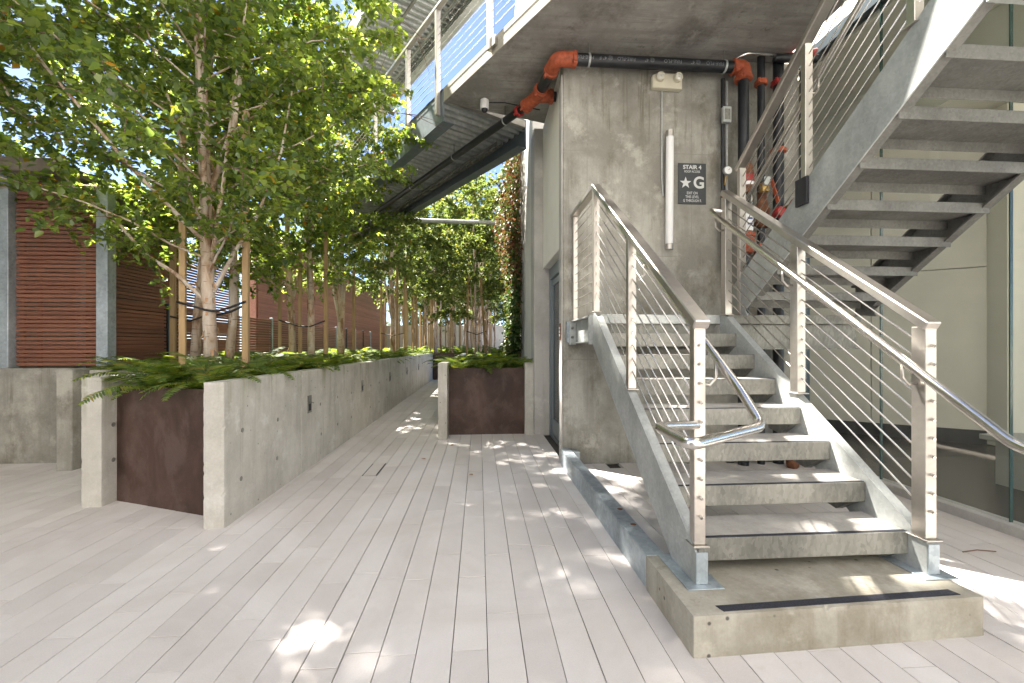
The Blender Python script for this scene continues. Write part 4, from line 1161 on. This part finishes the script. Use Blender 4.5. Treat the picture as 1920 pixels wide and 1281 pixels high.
tl = thing("tube_light", "vertical white tube light with metal end caps fixed on the concrete wall", "tube light", (2.15, 4.87, 2.43))
MB().tube([(2.150, 4.868, 2.49), (2.158, 4.868, 3.70)], 0.043, 18).build("tube", M['white_plastic'], tl, smooth='auto')
for z0, z1, x in ((2.425, 2.488, 2.150), (3.702, 3.772, 2.158)):
    c = MB().tube([(x, 4.868, z0), (x, 4.868, z1)], 0.041, 18).build("end_cap", M['stainless'], tl, smooth='auto')
    MB().lathe((x, 4.868, (z1 - 0.008) if z0 < 3 else z0), (0, 0, 1), [(0.0445, 0), (0.0445, 0.008)], 18).build("ring", M['stainless'], c)
for zz in (2.75, 3.45): MB().box(2.135, 2.17, 4.90, 4.929, zz, zz + 0.05, 0.002).build("clip", M['galv_dark'], tl)

sg = thing("stair_sign", "dark square STAIR 4 sign with star and letter G on the concrete wall", "sign", (2.445, 4.92, 2.96))
MB().box(2.279, 2.611, 4.921, 4.9295, 2.963, 3.433, 0.002).build("plate", M['sign'], sg)
RX = (R(90), 0, 0)
ys = 4.9198
for s_, sz, x, z, bo, sx in (("STAIR 4", 0.062, 2.445, 3.385, True, 1.05), ("ROOF ACCESS", 0.036, 2.445, 3.335, False, 0.80), ("G", 0.185, 2.525, 3.205, True, 0.98), ("EXIT ON", 0.044, 2.445, 3.088, False, 0.75), ("THIS LEVEL", 0.044, 2.445, 3.045, False, 0.75), ("G THROUGH R", 0.044, 2.445, 3.001, False, 0.72)):
    text_obj("lettering", s_, sz, (x, ys, z), RX, M['letter'], sg, bo, 'CENTER', sx)
star = []
for k in range(10):
    r_ = 0.070 if k % 2 == 0 else 0.028
    an = PI / 2 + k * PI / 5
    star.append((2.367 + r_ * math.cos(an), ys, 3.205 + r_ * math.sin(an)))
MB().prism(star, (0, 0.0012, 0)).build("star", M['letter'], sg)

sc = thing("security_camera", "small white dome security camera hanging under the slab edge", "security camera", (0.07, 5.9, 4.65))
MB().lathe((0.075, 5.95, 4.648), (0, 0, -1), [(0.03, 0), (0.03, 0.02), (0.06, 0.022), (0.06, 0.13), (0.055, 0.14)], 18).build("housing", M['white_plastic'], sc, smooth='auto')
MB().lathe((0.075, 5.95, 4.508), (0, 0, -1), [(0.045, 0), (0.04, 0.022), (0.025, 0.036), (0.008, 0.041)], 16).build("lens", M['black'], sc, smooth='auto')
MB().tube([(0.13, 5.95, 4.60), (0.35, 6.0, 4.635), (0.85, 6.15, 4.638)], 0.007, 6).build("cable", M['black'], sc)

# ------------------------------------------------------------------ VEGETATION
def leaf_verts(L, W):
    return np.array([[0, 0, 0], [W * 0.42, L * 0.22, 0.10 * W], [W * 0.5, L * 0.45, 0.14 * W], [0, L, -0.10 * L], [-W * 0.5, L * 0.45, 0.14 * W], [-W * 0.42, L * 0.22, 0.10 * W]])
LEAF_F = np.array([[0, 1, 2, 3], [0, 3, 4, 5]])

def leaf_frames(rs, n, hang=0.5):
    """random rotation matrices (n,3,3): columns = local x,y,z"""
    az = rs.uniform(0, 2 * np.pi, n)
    el = rs.normal(-0.45 * hang, 0.55, n)
    y = np.stack([np.cos(az) * np.cos(el), np.sin(az) * np.cos(el), np.sin(el)], 1)
    up = np.stack([rs.normal(0, .45, n), rs.normal(0, .45, n), np.ones(n)], 1)
    x = np.cross(y, up); x /= np.linalg.norm(x, axis=1)[:, None] + 1e-9
    z = np.cross(x, y)
    return np.stack([x, y, z], 2)

def leaf_cloud(P, Rm, S, L, W):
    lv = leaf_verts(L, W)
    V = np.einsum('nij,kj->nki', Rm, lv) * S[:, None, None] + P[:, None, :]
    F_ = LEAF_F[None] + (np.arange(len(P)) * 6)[:, None, None]
    return V.reshape(-1, 3), F_.reshape(-1, 4)

def sample_path(pts, t):
    pts = [Vector(p) for p in pts]
    k = t * (len(pts) - 1); i = min(int(k), len(pts) - 2)
    return pts[i].lerp(pts[i + 1], k - i)

def grow(rnd, height, crown_r, base_h, n_limbs, r0, lean=(0, 0), extra=None, droop=0.5, zc=None):
    """returns trunk MB, twig MB, list of leaf anchor segments; local coords, z=0 at the soil"""
    tr = MB(); tw = MB(); segs = []
    path = []; x = y = 0.0
    N = 9
    for i in range(N + 1):
        t = i / N
        path.append(Vector((x + lean[0] * t, y + lean[1] * t, height * t)))
        x += rnd.uniform(-.045, .045); y += rnd.uniform(-.045, .045)
    tr.tube(path, [r0 * (1 - 0.85 * (i / N)) + 0.004 for i in range(N + 1)], 9)
    # fork stems
    limbs = []
    for j in range(2):
        t0 = rnd.uniform(0.12, 0.25)
        a = rnd.uniform(0, 2 * PI); p = sample_path(path, t0)
        pts = [p]
        for i in range(1, 6):
            k = i / 5
            pts.append(p + Vector((math.cos(a) * 0.5 * k ** 0.7 * crown_r * 0.6, math.sin(a) * 0.5 * k ** .7 * crown_r * 0.6, (height * 0.75 - p.z) * k)) + Vector((rnd.uniform(-.04, .04), rnd.uniform(-.04, .04), 0)))
        tr.tube(pts, [r0 * 0.5 * (1 - 0.8 * i / 5) for i in range(6)], 7)
        limbs.append(pts)
    ga = rnd.uniform(0, 6)
    for i in range(n_limbs):
        t = (i + 0.5) / n_limbs
        h0 = base_h + (height * 0.93 - base_h) * t
        p = sample_path(path, min(0.98, h0 / height))
        ga += 2.4 + rnd.uniform(-.3, .3)
        prof = math.sin(PI * min(1, 0.24 + 0.76 * t)) ** 0.75
        L = crown_r * (0.35 + 0.75 * prof) * rnd.uniform(0.8, 1.12)
        up = rnd.uniform(0.25, 0.75) + 0.35 * t
        pts = [p]
        d = Vector((math.cos(ga), math.sin(ga), up)).normalized()
        for k in range(1, 7):
            d2 = d + Vector((0, 0, -droop * (k / 6) ** 2)) + Vector((rnd.uniform(-.14, .14), rnd.uniform(-.14, .14), rnd.uniform(-.1, .1)))
            pts.append(pts[-1] + d2.normalized() * L / 6)
        rr = max(0.005, r0 * 0.19 * (1 - 0.6 * t))
        tr.tube(pts, [rr * (1 - 0.78 * k / 6) for k in range(7)], 6, False)
        limbs.append(pts)
    if extra:
        for pts in extra:
            tr.tube(pts, [r0 * 0.36 * (1 - 0.75 * k / (len(pts) - 1)) for k in range(len(pts))], 8, False)
            limbs.append([Vector(p) for p in pts])
    for pts in limbs:
        Ltot = sum((pts[i + 1] - pts[i]).length for i in range(len(pts) - 1))
        nt_ = max(5, int(Ltot * 6.5))
        for j in range(nt_):
            t = 0.22 + 0.78 * (j + rnd.random()) / nt_
            p = sample_path(pts, min(t, 0.999))
            dirl = (sample_path(pts, min(1, t + 0.05)) - sample_path(pts, max(0, t - 0.05))).normalized()
            side = Vector((rnd.gauss(0, 1), rnd.gauss(0, 1), rnd.gauss(0, 0.7)))
            d = (dirl * 0.8 + side * 0.75).normalized()
            tl_ = rnd.uniform(0.25, 0.62) * (1.15 - 0.45 * t) * (0.6 + 0.25 * crown_r)
            q = [p]
            for k in range(1, 4):
                d = (d + Vector((0, 0, -0.16 * droop * 2))).normalized()
                q.append(q[-1] + d * tl_ / 3)
            tw.tube(q, [0.0042, 0.0034, 0.0026, 0.0014], 3, False)
            segs.append(q)
        segs.append(pts[len(pts) // 2:])
    return tr, tw, segs

def anchor_points(rs, segs, n):
    W = np.array([sum((s[i + 1] - s[i]).length for i in range(len(s) - 1)) for s in segs]); W = W / W.sum()
    idx = rs.choice(len(segs), n, p=W)
    P = np.zeros((n, 3))
    for i, k in enumerate(idx):
        s = segs[k]; u = rs.random() ** 0.8 * (len(s) - 1); j = min(int(u), len(s) - 2); f = u - j
        a, b = s[j], s[j + 1]
        P[i] = (a.x + (b.x - a.x) * f, a.y + (b.y - a.y) * f, a.z + (b.z - a.z) * f)
    P += rs.normal(0, 0.028, (n, 3))
    return P

def make_tree(label, loc, seed, height, crown_r, base_h, n_limbs, r0, n_leaf, leafL, mat='leaf', group=None, lean=(0, 0), extra=None, single=0, droop=0.5, keep=None):
    rnd = random.Random(seed); rs = np.random.RandomState(seed)
    root = thing("birch_tree", label, "tree", loc, group)
    L = Vector(loc)
    tr, tw, segs = grow(rnd, height, crown_r, base_h, n_limbs, r0, lean, extra, droop)
    for b, nm, m in ((tr, "trunk", M['bark']), (tw, "twigs", M['twig'])):
        o = bpy.data.objects.new(nm, b.mesh(nm, m, (0, 0, 0), True, False)); link(o); o.parent = root
        if nm == "twigs": o['kind'] = 'stuff'
    pk = MB()
    for q in range(70 if single else 26):
        hgt = rnd.uniform(0.1, 2.6); a_ = rnd.uniform(0, 2 * PI); rr = r0 * (1 - 0.85 * hgt / height) + 0.004
        cx, cy = lean[0] * hgt / height, lean[1] * hgt / height
        c_ = Vector((cx, cy, hgt)); o_ = Vector((math.cos(a_), math.sin(a_), 0)); s_ = Vector((-math.sin(a_), math.cos(a_), 0))
        wd = rnd.uniform(0.006, 0.016); ln = rnd.uniform(0.03, 0.10); cu = rnd.uniform(0.012, 0.04)
        b0 = c_ + o_ * rr
        pk.add([b0 - s_ * wd, b0 + s_ * wd, b0 + s_ * wd * 0.8 + o_ * cu * 0.5 - Vector((0, 0, ln * 0.6)), b0 - s_ * wd * 0.8 + o_ * cu * 0.5 - Vector((0, 0, ln * 0.6)), b0 + s_ * wd * 0.3 + o_ * cu * 1.2 - Vector((0, 0, ln)), b0 - s_ * wd * 0.3 + o_ * cu * 1.2 - Vector((0, 0, ln))], [(0, 1, 2, 3), (3, 2, 4, 5)])
    o = bpy.data.objects.new("bark_peel", pk.mesh("bark_peel", M['peel'], (0, 0, 0), False, False)); link(o); o.parent = root; o['kind'] = 'stuff'
    P = anchor_points(rs, segs, n_leaf)
    Rm = leaf_frames(rs, n_leaf); S = rs.uniform(0.65, 1.25, n_leaf)
    W_ = leafL * 0.68
    if keep is not None:
        k = keep(P + np.array(loc)); P, Rm, S = P[k], Rm[k], S[k]
    mask = np.zeros(len(P), bool)
    if single:
        wp = P + np.array(loc); th = R(YAW)
        z = wp[:, 1] * math.cos(th) + wp[:, 0] * math.sin(th); u = wp[:, 0] * math.cos(th) - wp[:, 1] * math.sin(th)
        v = wp[:, 2] - 1.325
        ok = (z > 0.5) & (np.abs(u / z) < 1.15) & (v / z < 0.77) & (v / z > -0.7)
        score = np.where(ok, S / z, -1)
        mask[np.argsort(-score)[:single]] = True
    V, F_ = leaf_cloud(P[~mask], Rm[~mask], S[~mask], leafL, W_)
    cr = link(bpy.data.objects.new("crown", np_mesh("crown", V, F_, M[mat]))); cr.parent = root
    cr['kind'] = 'stuff'
    if single:
        lm = np_mesh("leaf", leaf_verts(leafL, W_), LEAF_F, M[mat])
        for p, r_, s in zip(P[mask], Rm[mask], S[mask]):
            o = bpy.data.objects.new("leaf", lm); link(o); o.parent = root
            m4 = Matrix(((r_[0][0] * s, r_[0][1] * s, r_[0][2] * s, p[0]), (r_[1][0] * s, r_[1][1] * s, r_[1][2] * s, p[1]), (r_[2][0] * s, r_[2][1] * s, r_[2][2] * s, p[2]), (0, 0, 0, 1)))
            o.matrix_local = m4
    return root

def copy_tree(root, loc, rotz, label, scale=1.0):
    c = root.copy(); link(c); c.location = loc; c.rotation_euler = (0, 0, rotz); c.scale = (scale,) * 3
    LOC[c.name] = Vector(loc)
    c['label'] = label
    for ch in list(root.children):
        k = ch.copy(); link(k); k.parent = c
    return c

SOIL = 0.97
def xf(dx, dy, dz): return (dx, dy, dz)
near_extra = [[(0.0, 0.0, 0.78), (-0.33, -0.05, 1.12), (-0.62, -0.08, 1.32), (-0.83, -0.12, 1.60), (-1.25, -0.2, 2.0), (-1.7, -0.3, 2.75), (-1.95, -0.45, 3.5)],
              [(0.0, 0.0, 0.80), (-0.04, -0.03, 1.3), (-0.16, -0.06, 1.9), (-0.30, -0.1, 2.7), (-0.55, -0.2, 3.7), (-0.75, -0.3, 4.8)],
              [(0.02, 0.0, 0.95), (0.25, -0.05, 1.35), (0.55, -0.15, 1.75), (0.85, -0.3, 2.35), (1.05, -0.45, 3.1)],
              [(0.0, 0.0, 1.3), (0.22, -0.2, 2.0), (0.5, -0.5, 2.9), (0.8, -0.8, 3.8)],
              [(0.0, 0.0, 1.4), (-0.5, -0.45, 2.1), (-0.9, -0.85, 2.8), (-1.3, -1.15, 3.6)]]
make_tree("nearest peeling white birch with spreading leafy crown at the planter's front end", (-2.87, 5.0, SOIL), 3, 9.0, 2.5, 1.05, 74, 0.066, 92000, 0.074, 'leaf', None, (-0.12, -0.1), near_extra, 300, 0.55, lambda P: (P[:, 0] < -1.0 + 0.25 * np.sin(P[:, 2] * 7)) & ((P[:, 2] > 5.4) | (np.random.RandomState(1).random(len(P)) < 0.5)))
make_tree("tall leafy birch added left of the court for shade, its lowest boughs at the top left picture corner", (-5.6, 4.5, 0), 23, 12.5, 2.9, 2.4, 62, 0.08, 64000, 0.08, 'leaf', None, (0.1, 0.1))  # mostly out of frame, added to keep sun off the paving
make_tree("birch with flaking tan trunk standing left behind the nearest birch", (-3.78, 6.2, SOIL), 5, 6.2, 1.7, 1.3, 26, 0.06, 11000, 0.078, 'leaf', None, (0.05, 0.1))
make_tree("slim birch close behind and right of the nearest trunk", (-3.38, 6.25, SOIL), 6, 6.6, 1.8, 1.35, 28, 0.055, 12000, 0.078, 'leaf', None, (0.15, 0.1))
make_tree("birch with grey trunk, left one of the pair in mid planter", (-3.32, 8.2, SOIL), 8, 6.4, 1.8, 1.25, 28, 0.06, 11000, 0.08, 'leaf', None, (-0.1, 0))
make_tree("birch with pale trunk, right one of the pair in mid planter", (-2.86, 7.8, SOIL), 9, 6.6, 1.9, 1.2, 28, 0.06, 12500, 0.08, 'leaf', None, (0.1, -0.1))
B1 = make_tree("birch with thick golden trunk just left of the bend in the walk", (-2.55, 13.4, SOIL), 12, 5.8, 1.9, 1.7, 26, 0.085, 11000, 0.095, 'leaf_far', None, (0, 0))
B2 = make_tree("birch beside the vine, framed by two dark leaning stakes in the square planter", (-0.06, 12.5, 0.95), 14, 5.2, 1.6, 1.1, 30, 0.042, 17000, 0.082, 'leaf_far', None, (-0.05, 0))
copy_tree(B2, (0.05, 14.9, 0.95), 1.9, "birch behind the vine side birch, deeper in the square planter", 1.05)
copy_tree(B1, (-3.3, 10.9, SOIL), 2.1, "birch in dappled shade half way along the slat fence")
copy_tree(B1, (-3.0, 16.2, SOIL), 3.9, "birch near the far end of the long planter by the fence", 1.05)
B3 = None
far_lab = "far birch with slender golden trunk among the stakes at the end of the walk"
fr = random.Random(5)
for i, (x, y) in enumerate([(-3.2, 19.5), (-1.9, 19.2), (-0.6, 19.6), (0.5, 19.0), (-2.6, 22.0), (-1.2, 21.6), (0.1, 22.2), (-3.4, 24.6), (-1.9, 24.2), (-0.5, 24.8), (0.7, 23.8), (-2.7, 26.8), (-1.1, 27.0), (0.3, 26.6), (-5.2, 30.8), (-4.0, 31.2), (-2.9, 30.8), (-1.8, 31.3), (-0.7, 30.8), (0.4, 31.3), (1.5, 30.9), (2.6, 31.3)]):
    if B3 is None:
        B3 = c = make_tree(far_lab, (x, y, 0.96), 31, 6.6, 1.75, 2.0, 24, 0.06, 6500, 0.11, 'leaf_far')
    else:
        c = copy_tree(B3, (x + fr.uniform(-.2, .2), y, 0.96 if y < 29 else -0.9), fr.uniform(0, 6.28), far_lab, fr.uniform(1.0, 1.2))
    c['group'] = "far birches beyond the walk"

# stakes and ties
stk = {}
def stake(x, y, z0, h, label, group=None, w_=0.06, lean=(0, 0)):
    key = (h, w_)
    if key not in stk: stk[key] = MB().box(-w_ / 2, w_ / 2, -w_ / 2, w_ / 2, -0.1, h, 0.006).mesh("stake", M['stake'], (0, 0, 0))
    o = mesh_obj("tree_stake", stk[key], None, (x, y, z0), (lean[0], lean[1], RNG.uniform(0, 0.5)))
    return tag(o, label, "stake", group)
stake(-3.17, 5.0, SOIL, 2.75, "tall tan stake left of the nearest birch trunk", None, 0.062)
stake(-2.52, 5.0, SOIL, 2.9, "tall tan stake right of the nearest birch trunk", None, 0.062)
stake(-4.02, 6.15, SOIL, 2.2, "shaded stake left of the flaking tan birch behind")
stake(-3.56, 6.1, SOIL, 2.2, "shaded stake between the two birches behind the nearest one")
stake(-3.42, 7.9, SOIL, 2.2, "stake left of the mid planter birch pair")
stake(-3.10, 7.95, SOIL, 2.1, "stake between the trunks of the mid planter birch pair")
stake(-2.60, 7.75, SOIL, 2.3, "stake right of the mid planter birch pair")
stake(-0.34, 12.35, 0.95, 2.3, "dark stake left of the birch in the square planter", None, 0.06, (0, 0.02))
stake(0.2, 12.35, 0.95, 2.3, "dark leaning stake right of the birch in the square planter", None, 0.06, (0, -0.07))
for x, y in ((-2.85, 13.2), (-2.2, 13.3), (-3.6, 10.8), (-3.0, 10.9), (-3.3, 16.0), (-2.6, 16.2), (-2.4, 14.8), (-2.1, 11.6)):
    stake(x, y, SOIL, 2.4, "golden lit stake among the birches along the far half of the long planter", "stakes in the far half of the long planter")
for i in range(58):
    stake(fr.uniform(-3.6, 0.7), 18.6 + i * 0.165, 0.96, 2.6, "distant golden stake among the far birches", "stakes among the far birches", 0.065)

def tie(pts, label, r=0.012):
    return tag(MB().tube(pts, r, 6).build("tree_tie", M['black'], None, pts[0], smooth=True), label, "tree tie")
tie([(-3.20, 4.955, 1.80), (-3.05, 4.95, 1.76), (-2.90, 4.92, 1.715), (-2.80, 4.95, 1.70), (-2.68, 4.97, 1.74), (-2.50, 4.955, 1.81)], "black rubber tie looped from left stake round the nearest birch to right stake")
tie([(-2.52, 5.04, 1.79), (-2.72, 5.05, 1.70), (-2.86, 5.07, 1.67)], "lower black tie strap behind the nearest birch trunk")
tie([(-4.02, 6.1, 1.72), (-3.8, 6.13, 1.66), (-3.56, 6.07, 1.73)], "black tie round the flaking tan birch behind")
tie([(-3.42, 7.87, 1.78), (-3.1, 7.85, 1.68), (-2.86, 7.73, 1.66), (-2.60, 7.71, 1.76)], "black tie joining the mid planter birch pair to its stakes")
tie([(-0.34, 12.31, 1.75), (-0.06, 12.42, 1.66), (0.2, 12.31, 1.75)], "black tie round the birch in the square planter")
tie([(-2.85, 13.16, 1.72), (-2.55, 13.28, 1.64), (-2.2, 13.26, 1.72)], "black tie round the thick golden birch")

# ferns
def frond_mesh(seed, Lf):
    rnd = random.Random(seed)
    pts = []; a = R(rnd.uniform(40, 74)); p = Vector((0, 0, 0)); n = 14
    bendr = rnd.uniform(1.15, 1.85)
    side = rnd.uniform(-.25, .25)
    for i in range(n + 1):
        pts.append(p.copy())
        t = i / n
        ang = a - bendr * t ** 1.2
        p = p + Vector((math.cos(ang), side * t * 0.6, math.sin(ang))).normalized() * Lf / n
    b = MB()
    npair = 26
    for j in range(npair):
        t = 0.12 + 0.87 * j / npair
        q = sample_path(pts, t); d = (sample_path(pts, min(1, t + .03)) - sample_path(pts, t - .03)).normalized()
        lat = d.cross(Vector((0, 0, 1))).normalized()
        up = lat.cross(d).normalized()
        pl_ = Lf * 0.20 * math.sin(PI * min(1, 0.18 + 0.82 * t)) ** 0.8 * rnd.uniform(0.9, 1.1) + 0.008
        wd = Lf / npair * 0.42
        for s in (-1, 1):
            e = lat * s * 0.93 + d * 0.30 - up * rnd.uniform(0.05, 0.3)
            tip = q + e.normalized() * pl_
            mid = q + e.normalized() * pl_ * 0.45 + up * 0.004
            b.add([q - d * wd * 0.6, mid - d * wd, tip, mid + d * wd, q + d * wd * 0.6], [(0, 1, 2, 3, 4)])
    b.tube(pts, [0.0035 * (1 - 0.7 * i / n) for i in range(n + 1)], 3, False)
    return b.mesh("frond", M['fern'], (0, 0, 0), False, False)
FR = [frond_mesh(i, 0.52 + 0.06 * (i % 3)) for i in range(6)]
def fern(loc, seed, label, group=None, nf=15, sc_=1.0):
    rnd = random.Random(seed)
    r = thing("fern", label, "fern", loc, group)
    ph = rnd.uniform(0, 6)
    for i in range(nf):
        o = link(bpy.data.objects.new("frond", rnd.choice(FR))); o.parent = r
        s = sc_ * rnd.uniform(0.72, 1.15)
        o.rotation_euler = (rnd.uniform(-.25, .25), rnd.uniform(-.25, .35), ph + i * 2.4)
        o.scale = (s, s, s * rnd.uniform(0.8, 1.0))
    return r
def fern_joined(seed, nf=14):
    rnd = random.Random(seed); V = []; F_ = []; b = MB()
    for i in range(nf):
        me = rnd.choice(FR)
        s = rnd.uniform(0.72, 1.15)
        m4 = Matrix.Rotation(i * 2.4 + rnd.random(), 4, 'Z') @ Matrix.Rotation(rnd.uniform(-.25, .3), 4, 'Y') @ Matrix.Rotation(rnd.uniform(-.2, .2), 4, 'X') @ Matrix.Scale(s, 4)
        b.add([m4 @ v.co for v in me.vertices], [tuple(p.vertices) for p in me.polygons])
    return b.mesh("fern", M['fern'], (0, 0, 0), False, False)
near_ferns = [((-2.72, 3.98, 0.95), "big arching fern spilling over the rusted steel panel at the planter front", 1.0),
              ((-3.0, 4.5, 0.95), "fern at the front left corner of the long planter beside the short wall", 0.8),
              ((-2.25, 3.9, 0.95), "fern tucked against the pale front end of the long planter wall", 0.95),
              ((-2.6, 4.5, 0.95), "fern in front of the nearest birch trunk", 1.0),
              ((-2.2, 4.6, 0.95), "bright fern leaning over the planter wall right of the nearest birch", 0.95),
              ((-3.35, 5.05, 0.95), "dark fern left of the left tall stake", 0.8),
              ((-2.25, 5.3, 0.95), "fern against the planter wall behind the right tall stake", 0.95)]
for i, (l, lab, s) in enumerate(near_ferns):
    fern(l, 100 + i, lab, None, 16, s)
FJ = [fern_joined(200 + i) for i in range(4)]
k = 0
fr2 = random.Random(21)
def fern_copy(x, y, z, s, label, group):
    global k
    o = mesh_obj("fern", FJ[k % 4], None, (x, y, z), (0, 0, fr2.uniform(0, 6.28)))
    o.scale = (s, s, s * 0.9); k += 1
    tag(o, label, "fern", group)
y = 5.6
while y < 17.8:
    for x in (-2.2, -2.6, -3.1, -3.6, -4.05):
        if fr2.random() < 0.9:
            fern_copy(x + fr2.uniform(-.1, .1), y + fr2.uniform(-.25, .25), 0.95, fr2.uniform(0.8, 1.05), "green fern in the bed under the birch row of the long planter", "ferns along the long planter")
    y += 0.62
for yy in (6.85, 7.25, 7.7, 8.3, 9.0, 9.9, 11.0):
    for x in (-0.33, 0.0, 0.33, 0.60):
        fern_copy(x + fr2.uniform(-.06, .06), yy + fr2.uniform(-.1, .1), 0.94, fr2.uniform(0.7, 0.95), "dense green fern filling the square planter with the rusted front", "ferns in the square planter")
for i in range(46):
    fern_copy(fr2.uniform(-4, .8), 18.3 + fr2.random() * 9, 0.95, fr2.uniform(1.0, 1.4), "sunlit yellow green fern in the far planter", "ferns in the far planter")

# climbing vine on the white wall
vn = thing("climbing_vine", "red and green climbing vine hanging down wires on the white wall", "vine", (0.68, 9.2, 0.95))
rs = np.random.RandomState(4)
def vine_leaves(n, zlo, zhi, mat, name, L):
    z = rs.uniform(zlo, zhi, n); yv = 8.1 + rs.beta(1.6, 1.6, n) * 2.9
    wob = 0.10 * np.sin(z * 2.3 + yv * 3.1) + 0.06 * np.sin(z * 5.1)
    depth = np.abs(rs.normal(0, 0.10, n)) * (1 + 0.5 * np.sin(z * 1.7 + 1))
    x = 0.80 - depth - 0.03 + wob * 0.2
    yv += wob
    P = np.stack([x, yv, z], 1) - np.array(LOC[vn.name])
    V, F_ = leaf_cloud(P, leaf_frames(rs, n, 1.4), rs.uniform(0.6, 1.3, n), L, L * 0.8)
    o = link(bpy.data.objects.new(name, np_mesh(name, V, F_, M[mat]))); o.parent = vn; o['kind'] = 'stuff'
vine_leaves(15000, 2.4, 5.7, 'vine', "foliage", 0.06)
vine_leaves(7500, 1.0, 2.9, 'vine_green', "foliage", 0.075)
vine_leaves(3000, 2.0, 5.6, 'vine_green', "foliage", 0.06)
for j in range(9):
    yy = 8.3 + j * 0.3
    MB().tube([(0.80 + RNG.uniform(-.03, .01), yy + 0.06 * math.sin(q * 1.7 + j), 0.95 + q * 0.45) for q in range(11)], 0.008, 5).build("stem", M['twig'], vn)
tg = thing("wire_trellis", "thin steel wire trellis behind the climbing vine", "trellis", (0.82, 9.5, 1.0))
for j in range(12):
    MB().tube([(0.825, 8.0 + j * 0.28, 1.0), (0.825, 8.0 + j * 0.28, 5.8)], 0.003, 4).build("wire", M['galv'], tg)
for j in range(14):
    MB().tube([(0.825, 7.9, 1.1 + j * 0.35), (0.825, 11.2, 1.1 + j * 0.35)], 0.003, 4).build("wire", M['galv'], tg)

# leaf litter
for i, (x, y, lab) in enumerate([(-0.36, 5.95, "dry brown leaf on the pavers in front of the square planter"), (-0.62, 5.25, "tiny yellowed leaf on the pavers left of the walk centre"), (3.10, 2.62, "dark twig lying on the pavers beside the glass wall"), (-0.1, 4.6, "small fallen leaf mid way along the open paving")]):
    if i == 2:
        tag(MB().tube([(x, y, 0.006), (x + 0.12, y + 0.015, 0.008), (x + 0.22, y - 0.01, 0.006)], 0.004, 5).build("fallen_twig", M['twig'], None, (x, y, 0)), lab, "twig")
        continue
    lv = leaf_verts(0.06, 0.045); lv[:, 2] = np.abs(lv[:, 2]) + 0.004
    a = i * 1.3; c_, s_ = math.cos(a), math.sin(a)
    b = MB().add([(x + c_ * v[0] - s_ * v[1], y + s_ * v[0] + c_ * v[1], v[2]) for v in lv], [tuple(f) for f in LEAF_F])
    tag(b.build("fallen_leaf", M['dead_leaf'], None, (x, y, 0), recalc=False), lab, "leaf")
